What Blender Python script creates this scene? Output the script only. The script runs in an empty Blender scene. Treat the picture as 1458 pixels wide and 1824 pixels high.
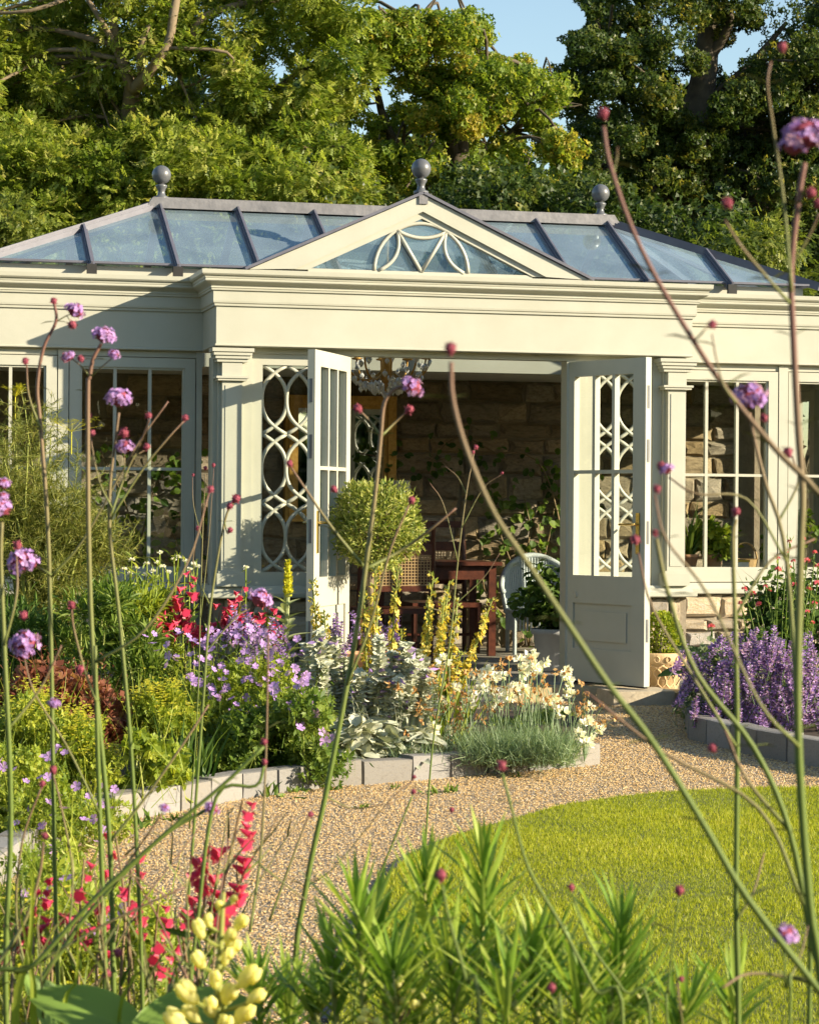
import bpy, math, random
import numpy as np
from mathutils import Vector, Matrix
rng = np.random.default_rng(11); random.seed(11)
SC = bpy.context.scene; COL = SC.collection
PI = math.pi; R_ = math.radians

# ------------------------------------------------------------------ camera, sky, sun, exposure
F = 4080.0; CZ = 1.19; HOR = 905.0; ROLL = 0.007            # focal length in pixels of the 1458 x 1824 photograph
cd = bpy.data.cameras.new('camera'); cam = bpy.data.objects.new('camera', cd); COL.objects.link(cam)
cam.location = (0, 0, CZ); cam.rotation_euler = (PI / 2, -ROLL, 0)
cd.sensor_width = 36; cd.lens = F / 1824 * 36; cd.shift_y = -(912 - HOR) / 1824
cd.clip_start = .05; cd.clip_end = 2000
cd.dof.use_dof = True; cd.dof.focus_distance = 11.8; cd.dof.aperture_fstop = 17
SC.camera = cam
YAW = math.atan(.2477)                                       # the front of the building against the picture plane
UA = np.array([math.cos(YAW), math.sin(YAW), 0]); NA = np.array([-math.sin(YAW), math.cos(YAW), 0])
ORG = np.array([-1.1804, 13.9192, 0.0])
el, az = R_(19.5), R_(57.5)
sdir = math.cos(el) * (math.cos(az) * -NA + math.sin(az) * UA) + np.array([0, 0, math.sin(el)])
sl = bpy.data.lights.new('sun', 'SUN'); sl.energy = 5.0; sl.angle = R_(.55); sl.color = (1.0, .86, .64)
so = bpy.data.objects.new('sun', sl); COL.objects.link(so)
so.rotation_euler = Vector(sdir).to_track_quat('Z', 'Y').to_euler(); so.location = (20, -6, 20)
w = bpy.data.worlds.new('World'); SC.world = w; w.use_nodes = True
nt = w.node_tree; bg = nt.nodes['Background']
sky = nt.nodes.new('ShaderNodeTexSky'); sky.sky_type = 'NISHITA'; sky.sun_disc = False
sky.sun_elevation = el; sky.sun_rotation = math.atan2(sdir[0], sdir[1])
sky.air_density = 1.2; sky.dust_density = .4; sky.ozone_density = 1.6
nt.links.new(sky.outputs[0], bg.inputs[0]); bg.inputs[1].default_value = .088
vs = SC.view_settings; vs.view_transform = 'Standard'; vs.look = 'None'; vs.gamma = 1; vs.use_curve_mapping = False
vs.exposure = 1.27
SC.cycles.max_bounces = 9; SC.cycles.transparent_max_bounces = 24; SC.cycles.caustics_reflective = False; SC.cycles.caustics_refractive = False
SC.cycles.sample_clamp_indirect = 6

# ------------------------------------------------------------------ places: a point of the world seen in a given direction
def dirpx(x, y):
    xd, yd = x + ROLL * (y - 912), y - ROLL * (x - 729)
    return np.array([(xd - 729) / F, 1.0, (HOR - yd) / F])
def W(x, y, d): return np.array([0, 0, CZ]) + dirpx(x, y) * d
def G(x, y, z=0.0):
    d = dirpx(x, y); return np.array([0, 0, CZ]) + d * ((z - CZ) / d[2])
def FW(u, n, z): return ORG + UA * u + NA * n + np.array([0, 0, z])
def FP(x, y, n):                                             # (u, z) on the plane n behind the front of the bay
    d = dirpx(x, y); o = np.array([0, 0, CZ]) - ORG - NA * n; p = o - d * ((o @ NA) / (d @ NA)); return p @ UA, p[2]

# ------------------------------------------------------------------ geometry
def nrm(a): a = np.asarray(a, float); return a / np.maximum(np.linalg.norm(a, axis=-1, keepdims=True), 1e-9)
class Geo:
    def __init__(s): s.V = []; s.L = []; s.C = []; s.A = []; s.M = []; s.n = 0
    def add(s, V, faces=None, loops=None, counts=None, v=.5, mi=0):
        V = np.asarray(V, float).reshape(-1, 3)
        if faces is not None:
            counts = np.array([len(f) for f in faces]); loops = np.concatenate([np.asarray(f, int) for f in faces])
        s.V.append(V); s.L.append(np.asarray(loops) + s.n); s.C.append(np.asarray(counts))
        s.A.append(np.broadcast_to(np.asarray(v, float), (len(V),)))
        s.M.append(np.full(len(counts), mi)); s.n += len(V); return s
    def box(s, x0, x1, y0, y1, z0, z1, v=.5, mi=0):
        V = [(x0,y0,z0),(x1,y0,z0),(x1,y1,z0),(x0,y1,z0),(x0,y0,z1),(x1,y0,z1),(x1,y1,z1),(x0,y1,z1)]
        return s.add(V, [(3,2,1,0),(4,5,6,7),(0,1,5,4),(1,2,6,5),(2,3,7,6),(3,0,4,7)], v=v, mi=mi)
    def tube(s, P, r, n=6, v=.5, mi=0, cap=True):
        P = np.asarray(P, float); k = len(P); r = np.broadcast_to(np.asarray(r, float), (k,))
        t = np.gradient(P, axis=0); t = nrm(t)
        a = np.array([0, 0, 1.0]) if abs(t[0][2]) < .9 else np.array([1.0, 0, 0])
        V = np.zeros((k, n, 3)); ang = np.arange(n) * 2 * PI / n
        for i in range(k):
            a = a - t[i] * (a @ t[i]); a = a / max(np.linalg.norm(a), 1e-9); b = np.cross(t[i], a)
            V[i] = P[i] + r[i] * (np.cos(ang)[:, None] * a + np.sin(ang)[:, None] * b)
        fs = [(i*n+j, i*n+(j+1) % n, (i+1)*n+(j+1) % n, (i+1)*n+j) for i in range(k-1) for j in range(n)]
        if cap: fs += [tuple(range(n-1, -1, -1)), tuple(range((k-1)*n, k*n))]
        vv = np.repeat(np.broadcast_to(np.asarray(v, float), (k,)), n)
        return s.add(V, fs, v=vv, mi=mi)
    def lathe(s, prof, c=(0,0,0), n=16, v=.5, mi=0, ax=None, sc=(1,1)):
        c = np.asarray(c, float); k = len(prof); ang = np.arange(n) * 2 * PI / n + .1
        if ax is None: a, b, z = np.array([1.,0,0]), np.array([0,1.,0]), np.array([0,0,1.])
        else:
            z = nrm(ax); a = nrm(np.cross(z, [0,0,1.] if abs(z[2]) < .9 else [1.,0,0])); b = np.cross(z, a)
        V = np.array([c + r*sc[0]*np.cos(t)*a + r*sc[1]*np.sin(t)*b + h*z for r, h in prof for t in ang])
        fs = [(i*n+j, i*n+(j+1) % n, (i+1)*n+(j+1) % n, (i+1)*n+j) for i in range(k-1) for j in range(n)]
        if prof[0][0] > 1e-4: fs.append(tuple(range(n-1, -1, -1)))
        if prof[-1][0] > 1e-4: fs.append(tuple(range((k-1)*n, k*n)))
        return s.add(V, fs, v=v, mi=mi)
    def sweep(s, path, prof, closed_prof=True, v=.5, mi=0):   # plan path (x, y), profile (outward, z); outward = right of travel
        path = np.asarray(path, float); k = len(path); d = nrm(np.diff(path, axis=0)); rn = np.stack([d[:,1], -d[:,0]], 1)
        off = []
        for i in range(k):
            if i == 0: off.append(rn[0])
            elif i == k-1: off.append(rn[-1])
            else:
                m = rn[i-1] + rn[i]; off.append(m / max(m @ rn[i], 1e-6))
        m = len(prof); V = np.array([[path[i][0]+off[i][0]*o, path[i][1]+off[i][1]*o, z] for i in range(k) for o, z in prof])
        rngm = range(m) if closed_prof else range(m-1)
        fs = [(i*m+j, (i+1)*m+j, (i+1)*m+(j+1) % m, i*m+(j+1) % m) for i in range(k-1) for j in rngm]
        if closed_prof: fs += [tuple(range(m-1, -1, -1)), tuple(range((k-1)*m, k*m))]
        return s.add(V, fs, v=v, mi=mi)
    def prism(s, poly, y0, y1, v=.5, mi=0):                   # polygon in x, z pushed through y
        n = len(poly); V = [(x, y0, z) for x, z in poly] + [(x, y1, z) for x, z in poly]
        fs = [tuple(range(n)), tuple(range(2*n-1, n-1, -1))] + [(i, i+n, (i+1) % n+n, (i+1) % n) for i in range(n)]
        return s.add(V, fs, v=v, mi=mi)
    def plan(s, poly, z0, z1, v=.5, mi=0):
        n = len(poly); V = [(p[0], p[1], z0) for p in poly] + [(p[0], p[1], z1) for p in poly]
        fs = [tuple(range(n-1, -1, -1)), tuple(range(n, 2*n))] + [(i, (i+1) % n, (i+1) % n+n, i+n) for i in range(n)]
        return s.add(V, fs, v=v, mi=mi)
    def scatter(s, T, pos, fwd, up, ln, wd=None, v=None, mi=0):
        TV, TF = T; TV = np.asarray(TV, float); pos = np.asarray(pos, float).reshape(-1, 3); N = len(pos)
        if N == 0: return s
        f = nrm(np.broadcast_to(fwd, (N, 3))); sd = nrm(np.cross(f, np.broadcast_to(up, (N, 3)) + 1e-4)); nn = np.cross(sd, f)
        ln = np.broadcast_to(np.asarray(ln, float), (N,))[:, None, None]; wd = ln if wd is None else np.broadcast_to(np.asarray(wd, float), (N,))[:, None, None]
        V = pos[:, None] + TV[None, :, :1]*wd*sd[:, None] + TV[None, :, 1:2]*ln*f[:, None] + TV[None, :, 2:3]*ln*nn[:, None]
        cnt = np.array([len(q) for q in TF]); lp = np.concatenate([np.asarray(q, int) for q in TF])
        loops = (lp[None] + (np.arange(N)*len(TV))[:, None]).ravel()
        v = rng.random(N) if v is None else np.broadcast_to(np.asarray(v, float), (N,))
        return s.add(V, loops=loops, counts=np.tile(cnt, N), v=np.repeat(v, len(TV)), mi=mi)
    def mesh(s, name, mats, ori=(0,0,0), smooth=False):
        V = np.concatenate(s.V) - np.asarray(ori, float); L = np.concatenate(s.L).astype(np.int32); C = np.concatenate(s.C).astype(np.int32)
        me = bpy.data.meshes.new(name); me.vertices.add(len(V)); me.vertices.foreach_set('co', V.astype(np.float32).ravel())
        me.loops.add(len(L)); me.loops.foreach_set('vertex_index', L); me.polygons.add(len(C))
        me.polygons.foreach_set('loop_start', np.concatenate([[0], np.cumsum(C)[:-1]]).astype(np.int32))
        for m in (mats if isinstance(mats, (list, tuple)) else [mats]): me.materials.append(m)
        me.polygons.foreach_set('material_index', np.concatenate(s.M).astype(np.int32))
        me.polygons.foreach_set('use_smooth', np.full(len(C), smooth))
        me.attributes.new('v', 'FLOAT', 'POINT').data.foreach_set('value', np.concatenate(s.A).astype(np.float32))
        me.update(calc_edges=True); me.validate(); return me

ORI = {}
def link(name, data, parent=None):
    o = bpy.data.objects.new(name, data); COL.objects.link(o)
    if parent is not None: o.parent = parent; ORI[o.name] = ORI[parent.name]
    else: ORI[o.name] = np.zeros(3)
    return o
def tag(o, label, cat, group=None):
    o['label'] = label; o['category'] = cat
    if group: o['group'] = group
    return o
def thing(name, label, cat, loc, group=None):
    o = bpy.data.objects.new(name, None); COL.objects.link(o); o.location = tuple(loc); o.empty_display_size = .05
    ORI[o.name] = np.asarray(loc, float); return tag(o, label, cat, group)
def part(name, geo, mats, parent, smooth=False, label=None, kind=None):
    o = link(name, geo.mesh(name, mats, ORI[parent.name], smooth), parent)
    if label: o['label'] = label
    if kind: o['kind'] = kind
    return o
def struct(name, geo, mats, smooth=False, kind='structure'):
    o = link(name, geo.mesh(name, mats, (0,0,0), smooth)); o['kind'] = kind; return o
def basis(pos, fwd, up, sx, sy, sz):
    f = nrm(fwd); s_ = nrm(np.cross(f, np.asarray(up, float) + 1e-4)); n = np.cross(s_, f)
    m = Matrix.Identity(4)
    for i in range(3): m[i][0], m[i][1], m[i][2], m[i][3] = s_[i]*sx, f[i]*sy, n[i]*sz, pos[i]
    return m
def put(name, me, parent, pos, fwd=(0,1,0), up=(0,0,1), s=1.0, sx=None, sz=None):   # a part that shares a mesh, +Y of the mesh along fwd
    o = link(name, me, parent)
    o.matrix_local = basis(np.asarray(pos, float) - ORI[parent.name], fwd, up, sx or s, s, sz or s); return o

# ------------------------------------------------------------------ materials
def newmat(name):
    m = bpy.data.materials.new(name); m.use_nodes = True; nt = m.node_tree
    return m, nt, nt.nodes['Principled BSDF'], nt.nodes['Material Output']
def N(nt, t, **k):
    n = nt.nodes.new(t)
    for a, b in k.items(): setattr(n, a, b)
    return n
def ramp(nt, cols):
    r = N(nt, 'ShaderNodeValToRGB'); e = r.color_ramp.elements
    while len(e) < len(cols): e.new(.5)
    for i, c in enumerate(cols):
        if len(c) == 2: e[i].position, col = c
        else: e[i].position, col = i / max(len(cols)-1, 1), c
        e[i].color = (*col, 1)
    return r
def leafmat(name, cols, trans=.35, rough=.5, spec=.25, tcol=1.6):
    m, nt, p, out = newmat(name); a = N(nt, 'ShaderNodeAttribute', attribute_name='v'); r = ramp(nt, cols)
    nt.links.new(a.outputs['Fac'], r.inputs[0]); nt.links.new(r.outputs[0], p.inputs['Base Color'])
    p.inputs['Roughness'].default_value = rough; p.inputs['Specular IOR Level'].default_value = spec
    if trans > 0:
        t = N(nt, 'ShaderNodeBsdfTranslucent'); mx = N(nt, 'ShaderNodeMixShader'); mx.inputs[0].default_value = trans
        g = N(nt, 'ShaderNodeMix', data_type='RGBA', blend_type='MULTIPLY'); g.inputs[0].default_value = 1; g.inputs[7].default_value = (tcol, tcol, tcol*.55, 1)
        nt.links.new(r.outputs[0], g.inputs[6]); nt.links.new(g.outputs[2], t.inputs[0])
        nt.links.new(p.outputs[0], mx.inputs[1]); nt.links.new(t.outputs[0], mx.inputs[2]); nt.links.new(mx.outputs[0], out.inputs[0])
    return m
def mottled(name, c0, c1, scale=8, rough=.6, bump=0, bscale=60, metallic=0, spec=.4, rand=0, detail=6, coord='Object', c2=None, rr=0):
    m, nt, p, out = newmat(name); tc = N(nt, 'ShaderNodeTexCoord'); no = N(nt, 'ShaderNodeTexNoise')
    no.inputs['Scale'].default_value = scale; no.inputs['Detail'].default_value = detail; no.inputs['Roughness'].default_value = .65
    vec = tc.outputs[coord]
    oi = N(nt, 'ShaderNodeObjectInfo')
    if rand:
        ad = N(nt, 'ShaderNodeVectorMath', operation='ADD'); mu = N(nt, 'ShaderNodeMath', operation='MULTIPLY'); mu.inputs[1].default_value = 37
        nt.links.new(oi.outputs['Random'], mu.inputs[0]); nt.links.new(vec, ad.inputs[0]); nt.links.new(mu.outputs[0], ad.inputs[1]); vec = ad.outputs[0]
    nt.links.new(vec, no.inputs[0])
    r = ramp(nt, [(.3, c0), (.7, c1)] if c2 is None else [(.25, c0), (.5, c1), (.75, c2)]); nt.links.new(no.outputs[0], r.inputs[0]); colr = r.outputs[0]
    if rand:
        hv = N(nt, 'ShaderNodeHueSaturation'); mr = N(nt, 'ShaderNodeMapRange'); mr.inputs[3].default_value = 1-rand; mr.inputs[4].default_value = 1+rand
        nt.links.new(oi.outputs['Random'], mr.inputs[0]); nt.links.new(mr.outputs[0], hv.inputs['Value']); nt.links.new(colr, hv.inputs['Color'])
        m2 = N(nt, 'ShaderNodeMapRange'); m2.inputs[3].default_value = 1.35; m2.inputs[4].default_value = .55; mu2 = N(nt, 'ShaderNodeMath', operation='FRACT'); mu3 = N(nt, 'ShaderNodeMath', operation='MULTIPLY'); mu3.inputs[1].default_value = 7.31
        nt.links.new(oi.outputs['Random'], mu3.inputs[0]); nt.links.new(mu3.outputs[0], mu2.inputs[0]); nt.links.new(mu2.outputs[0], m2.inputs[0]); nt.links.new(m2.outputs[0], hv.inputs['Saturation'])
        colr = hv.outputs[0]
    nt.links.new(colr, p.inputs['Base Color'])
    p.inputs['Roughness'].default_value = rough; p.inputs['Metallic'].default_value = metallic; p.inputs['Specular IOR Level'].default_value = spec
    if rr:
        q = N(nt, 'ShaderNodeMapRange'); q.inputs[3].default_value = rough-rr; q.inputs[4].default_value = rough+rr; nt.links.new(no.outputs[0], q.inputs[0]); nt.links.new(q.outputs[0], p.inputs['Roughness'])
    if bump:
        n2 = N(nt, 'ShaderNodeTexNoise'); n2.inputs['Scale'].default_value = bscale; n2.inputs['Detail'].default_value = 5; b = N(nt, 'ShaderNodeBump'); b.inputs['Strength'].default_value = bump; b.inputs['Distance'].default_value = .01
        nt.links.new(vec, n2.inputs[0]); nt.links.new(n2.outputs[0], b.inputs['Height']); nt.links.new(b.outputs[0], p.inputs['Normal'])
    return m
def glassmat(name, tint, refl, gl=(1,1,1), rough=.0, base=.04, film=0):
    m, nt, p, out = newmat(name); nt.nodes.remove(p)
    t = N(nt, 'ShaderNodeBsdfTransparent'); t.inputs[0].default_value = (*tint, 1)
    g = N(nt, 'ShaderNodeBsdfGlossy'); g.inputs[0].default_value = (*gl, 1); g.inputs['Roughness'].default_value = rough
    fr = N(nt, 'ShaderNodeLayerWeight'); fr.inputs[0].default_value = .5; pw = N(nt, 'ShaderNodeMath', operation='POWER'); pw.inputs[1].default_value = 4; nt.links.new(fr.outputs['Facing'], pw.inputs[0])   # Schlick curve, the same from both sides
    ad = N(nt, 'ShaderNodeMath', operation='MULTIPLY_ADD', use_clamp=True); ad.inputs[1].default_value = refl; ad.inputs[2].default_value = base; nt.links.new(pw.outputs[0], ad.inputs[0]); mx = N(nt, 'ShaderNodeMixShader'); nt.links.new(ad.outputs[0], mx.inputs[0])
    nt.links.new(t.outputs[0], mx.inputs[1]); nt.links.new(g.outputs[0], mx.inputs[2]); nt.links.new(mx.outputs[0], out.inputs[0])
    if film:
        tc = N(nt, 'ShaderNodeTexCoord'); no = N(nt, 'ShaderNodeTexNoise'); no.inputs['Scale'].default_value = 3.5; no.inputs['Detail'].default_value = 6; nt.links.new(tc.outputs['Object'], no.inputs[0])
        mr = N(nt, 'ShaderNodeMapRange'); mr.inputs[3].default_value = film*.5; mr.inputs[4].default_value = film*1.4; nt.links.new(no.outputs[0], mr.inputs[0])
        df = N(nt, 'ShaderNodeBsdfDiffuse'); df.inputs[0].default_value = (.50,.66,.78,1); m3 = N(nt, 'ShaderNodeMixShader'); nt.links.new(mr.outputs[0], m3.inputs[0])
        nt.links.new(mx.outputs[0], m3.inputs[1]); nt.links.new(df.outputs[0], m3.inputs[2]); nt.links.new(m3.outputs[0], out.inputs[0])
    return m

PAINT = mottled('cream_paint', (.40,.398,.325), (.45,.448,.375), 3, .42, .04, 90, spec=.35, rr=.06)
LEAD = mottled('lead', (.12,.12,.13), (.22,.215,.225), 9, .55, .25, 30, metallic=.15, spec=.5)
ROOFBAR = mottled('roof_bar', (.095,.095,.12), (.13,.13,.16), 12, .4, .05, 60, spec=.5)
FINIAL = mottled('finial_paint', (.08,.085,.092), (.115,.12,.13), 14, .35, .06, 50, spec=.6)
RUBBER = mottled('dark_gap', (.015,.015,.015), (.03,.03,.028), 10, .8)
GLASS = glassmat('window_glass', (.95,.97,.95), .5, base=.02)
ROOFGLASS = glassmat('roof_glass', (.90,.97,1.0), .9, (.76,.93,1), .012, base=.2, film=.2)
CLEAR = glassmat('glass_inner_face', (.97,.99,.985), .1, base=.0)
GABGLASS = glassmat('gable_glass', (.95,.98,.98), .7, (.9,.96,1), .01, base=.07, film=.1)
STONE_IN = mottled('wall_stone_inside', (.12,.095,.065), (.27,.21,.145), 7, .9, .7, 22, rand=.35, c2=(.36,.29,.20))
MORTAR = mottled('lime_mortar', (.20,.165,.12), (.28,.24,.175), 14, .95, .5, 40)
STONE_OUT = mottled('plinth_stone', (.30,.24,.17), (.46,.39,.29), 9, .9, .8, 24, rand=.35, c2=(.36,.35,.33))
KERB = mottled('kerb_stone', (.16,.15,.135), (.235,.22,.195), 11, .85, .35, 45, rand=.16, c2=(.19,.185,.18))
FLAG = mottled('floor_flag', (.20,.185,.16), (.29,.27,.235), 7, .7, .15, 40, rand=.14)
STEP = mottled('step_stone', (.36,.29,.18), (.48,.40,.26), 12, .9, .35, 50, rand=.1)
BRICKD = mottled('edging_brick', (.07,.07,.075), (.14,.135,.13), 16, .9, .4, 50, rand=.2)
SOIL = mottled('soil', (.035,.024,.015), (.075,.052,.032), 14, .95, .8, 30)
GILT = mottled('gilt', (.42,.22,.05), (.62,.36,.10), 30, .42, .3, 70, metallic=.55)
BRASS = mottled('brass', (.60,.42,.13), (.70,.52,.2), 20, .25, 0, metallic=1)
WOODR = mottled('mahogany', (.05,.013,.008), (.115,.032,.016), 20, .35, .08, 80, spec=.5)
CANE = mottled('cane', (.35,.22,.10), (.45,.3,.15), 40, .6)
WICKER = mottled('painted_wicker', (.36,.41,.42), (.46,.51,.51), 30, .6, .4, 160)
GREYPOT = mottled('grey_pot', (.34,.36,.37), (.42,.43,.43), 8, .6, .1, 60)
TERRA = mottled('terracotta', (.42,.20,.11), (.52,.28,.16), 14, .85, .25, 60)
BUFF = mottled('buff_terracotta', (.55,.38,.20), (.66,.48,.28), 14, .85, .3, 60)
SHADE = mottled('lamp_shade_cloth', (.42,.36,.24), (.58,.5,.36), 24, .8, c2=(.46,.3,.18))
WHITEP = mottled('white_paint', (.62,.60,.54), (.70,.68,.62), 10, .5)
MIRROR, _nt, _p, _o = newmat('mirror_glass'); _p.inputs['Base Color'].default_value = (.8,.82,.8,1); _p.inputs['Metallic'].default_value = 1; _p.inputs['Roughness'].default_value = .02
CRYSTAL, _nt, _p, _o = newmat('crystal'); _p.inputs['Base Color'].default_value = (.97,.95,.9,1); _p.inputs['Roughness'].default_value = .08; _p.inputs['Transmission Weight'].default_value = .3; _p.inputs['Specular IOR Level'].default_value = .9; _p.inputs['IOR'].default_value = 1.5
BARK = mottled('bark', (.07,.055,.035), (.19,.145,.09), 6, .95, .9, 12, c2=(.12,.095,.06))
BARKD = mottled('dark_bark', (.05,.04,.028), (.11,.09,.06), 6, .95, .9, 12)
# ------------------------------------------------------------------ leaf and flower shapes (x width, y length, z normal)
T_DIA = ([(0,0,0),(.5,.45,.06),(0,1,-.05),(-.5,.45,.06)], [(0,1,2),(0,2,3)])
T_LANCE = ([(0,0,0),(.42,.3,.05),(-.42,.3,.05),(0,.3,0),(.36,.65,.03),(-.36,.65,.03),(0,.65,-.03),(0,1,-.14)],
           [(0,1,3),(0,3,2),(3,1,4,6),(2,3,6,5),(6,4,7),(5,6,7)])
T_BROAD = ([(0,0,0),(.36,.18,.09),(-.36,.18,.09),(0,.22,0),(.5,.5,.10),(-.5,.5,.10),(0,.5,-.01),(.33,.82,.02),(-.33,.82,.02),(0,.82,-.08),(0,1,-.16)],
           [(0,1,3),(0,3,2),(3,1,4,6),(2,3,6,5),(6,4,7,9),(5,6,9,8),(9,7,10),(8,9,10)])
T_BLADE = ([(.5,0,0),(-.5,0,0),(.38,.5,-.04),(-.38,.5,-.04),(0,1,-.22)], [(0,2,3,1),(2,4,3)])
T_TRI = ([(.5,0,0),(-.5,0,0),(.1,1,-.15)], [(0,2,1)])
T_PEB = ([(.5,0,0),(0,.42,0),(-.5,.05,0),(.05,-.45,0),(.04,.02,.3),(-.03,0,-.3)], [(0,1,4),(1,2,4),(2,3,4),(3,0,4)])
def compound(pairs, spread=.55, lw=.30, ll=.36, droop=.25):
    V, Fc = [], []
    for k in range(pairs*2+1):
        if k == pairs*2: y, a = .66, 0
        else: y, a = .18+.5*(k//2)/pairs, (1 if k % 2 else -1)*R_(62)
        ca, sa = math.sin(a), math.cos(a); b = len(V)
        for lx, ly in ((0,0),(lw*ll,.45*ll),(0,ll),(-lw*ll,.45*ll)):
            V.append((lx*sa+ly*ca, y+ly*sa-lx*ca, -droop*(y*y)-.22*ly*abs(a)+(.02 if lx else 0)))
        Fc += [(b,b+1,b+2),(b,b+2,b+3)]
    return V, Fc
T_ASH = compound(3)
def light(T, wd):                                            # the same spray with one facet to a leaf, for far crowns
    V, Fc = T; V = np.asarray(V, float); out = []
    for i in range(0, len(V), 4): b, l, t, r = V[i:i+4]; m = (l+r)/2; out += [m+(l-m)*wd*.9+(b-m)*.55, t, m+(r-m)*wd+(b-m)*.35]
    return [tuple(p) for p in out], [(i, i+1, i+2) for i in range(0, len(out), 3)]
T_ASHF = light(T_ASH, 1.25)
def rosette(n, lw=.55, tilt=.5, seed=3, ll=1.0):
    r = random.Random(seed); V, Fc = [], []
    for k in range(n):
        a = k*2*PI/n + r.uniform(-.3,.3); L = ll*r.uniform(.7,1.1); ti = tilt*r.uniform(.4,1.4)
        for lx, ly in ((0,.05),(lw*.5*L,.55*L),(0,L),(-lw*.5*L,.55*L)):
            yy = ly*math.cos(ti); V.append((yy*math.sin(a)+lx*math.cos(a), ly*math.sin(ti), yy*math.cos(a)-lx*math.sin(a)))
        b = len(V)-4; Fc += [(b,b+1,b+2),(b,b+2,b+3)]
    return V, Fc
T_TUFT = rosette(5, .75, .55); T_TUFTF = light(T_TUFT, 1.2); T_TUFT2 = rosette(6, .42, .75, 8)
T_STAR = rosette(5, .8, .25, 5)
def rdir(n):
    a = rng.normal(size=(n, 3)); return nrm(a)
def inpoly(P, poly):
    x, y = P[:, 0], P[:, 1]; poly = np.asarray(poly)[:, :2]; r = np.zeros(len(P), bool); j = len(poly)-1
    for i in range(len(poly)):
        xi, yi = poly[i]; xj, yj = poly[j]
        c = ((yi > y) != (yj > y)) & (x < (xj-xi)*(y-yi)/(yj-yi+1e-12)+xi); r ^= c; j = i
    return r
def smooth_path(P, k=6):                                     # Catmull-Rom through the points
    P = np.asarray(P, float)
    if len(P) < 3: return np.array([P[0]+(P[-1]-P[0])*t for t in np.linspace(0, 1, k+1)])
    Q = np.vstack([2*P[0]-P[1], P, 2*P[-1]-P[-2]]); out = []
    for i in range(1, len(Q)-2):
        for t in np.linspace(0, 1, k, endpoint=False):
            a, b, c, d = Q[i-1], Q[i], Q[i+1], Q[i+2]
            out.append(.5*((2*b)+(c-a)*t+(2*a-5*b+4*c-d)*t*t+(3*b-a-3*c+d)*t**3))
    out.append(P[-1]); return np.array(out)

# ================================================================== THE GROUND
g = Geo(); g.add([(-400,-60,-.06),(400,-60,-.06),(400,900,-.06),(-400,900,-.06)], [(0,1,2,3)])
struct('ground', g, mottled('meadow', (.06,.085,.02), (.11,.13,.035), .8, .95))
LAWN = [G(x, y)[:2] for x, y in ((1700,1416),(1458,1410),(1350,1411),(1250,1414),(1170,1419),(1100,1427),(1000,1442),(900,1470),(800,1500),(735,1528),(690,1570),(650,1630),(615,1710),(590,1824))]
LAWN = LAWN + [np.array((-.2,4.35)), np.array((1.5,4.1)), np.array((5,4.1)), np.array((5,9.2))]
KLINE = [(1063,1362),(965,1371),(870,1379),(785,1387),(710,1392),(630,1399),(550,1405),(470,1416),(420,1424),(355,1437),(285,1450),(210,1463),(130,1493),(60,1530),(-30,1590)]
KERBP = np.array([G(x, y)[:2] for x, y in KLINE])
RLINE = [(1216,1250),(1233,1318),(1345,1347),(1458,1367),(1600,1392)]
KERBR = np.array([G(x, y)[:2] for x, y in RLINE])
BEDL = [tuple(p) for p in KERBP] + [(-3.2,6.4),(-5,9),tuple(FW(-2.2,.5,0)[:2]),tuple(FW(.1,.5,0)[:2]),tuple(FW(.1,.0,0)[:2]),tuple(FW(.7,-.1,0)[:2]),tuple(FW(1.0,-.9,0)[:2]),tuple(G(1040,1290)[:2])]
BEDR = [tuple(p) for p in KERBR] + [(4.5,9.6),(5.5,14.5),tuple(FW(5.2,.5,0)[:2]),tuple(FW(3.12,.5,0)[:2]),tuple(FW(3.12,-.2,0)[:2])]
def sheet(name, poly, z, mat, z0=-.08, kind='structure'):
    g = Geo(); g.plan([tuple(p) for p in poly][::-1] if np.cross(np.subtract(poly[1], poly[0])[:2], np.subtract(poly[2], poly[1])[:2]) < 0 else [tuple(p) for p in poly], z0, z)
    o = struct(name, g, mat); o['kind'] = kind; return o
def gravelmat():
    m, nt, p, out = newmat('gravel'); tc = N(nt, 'ShaderNodeTexCoord'); vo = N(nt, 'ShaderNodeTexVoronoi'); vo.inputs['Scale'].default_value = 95
    r = ramp(nt, [(0,(.13,.10,.07)),(.3,(.36,.25,.13)),(.6,(.46,.34,.2)),(1,(.34,.28,.2))])
    sp = N(nt, 'ShaderNodeSeparateColor'); nt.links.new(tc.outputs['Object'], vo.inputs[0]); nt.links.new(vo.outputs['Color'], sp.inputs[0]); nt.links.new(sp.outputs[0], r.inputs[0]); nt.links.new(r.outputs[0], p.inputs['Base Color'])
    b = N(nt, 'ShaderNodeBump'); b.inputs['Strength'].default_value = .8; b.inputs['Distance'].default_value = .008; b.invert = True; nt.links.new(vo.outputs['Distance'], b.inputs['Height']); nt.links.new(b.outputs[0], p.inputs['Normal'])
    p.inputs['Roughness'].default_value = .85; return m
g = Geo(); g.plan([(-9,4.0),(9,4.0),(9,15.5),(-9,15.5)], -.05, 0.0); struct('gravel_path', g, gravelmat())
sheet('lawn', LAWN, .018, mottled('turf', (.08,.10,.018), (.15,.165,.03), 18, .95))
sheet('flower_bed', BEDL, .05, SOIL); sheet('flower_bed', BEDR, .05, SOIL)
g = Geo(); g.plan([(-4,.2),(5,.2),(5,4.06),(-4,4.06)], -.05, .03); struct('flower_bed', g, SOIL)
PEB = leafmat('pebbles', [(0,(.07,.055,.045)),(.07,(.22,.15,.08)),(.22,(.46,.28,.10)),(.62,(.62,.42,.18)),(.86,(.70,.53,.28)),(1,(.42,.37,.32))], 0, .7)
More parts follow.
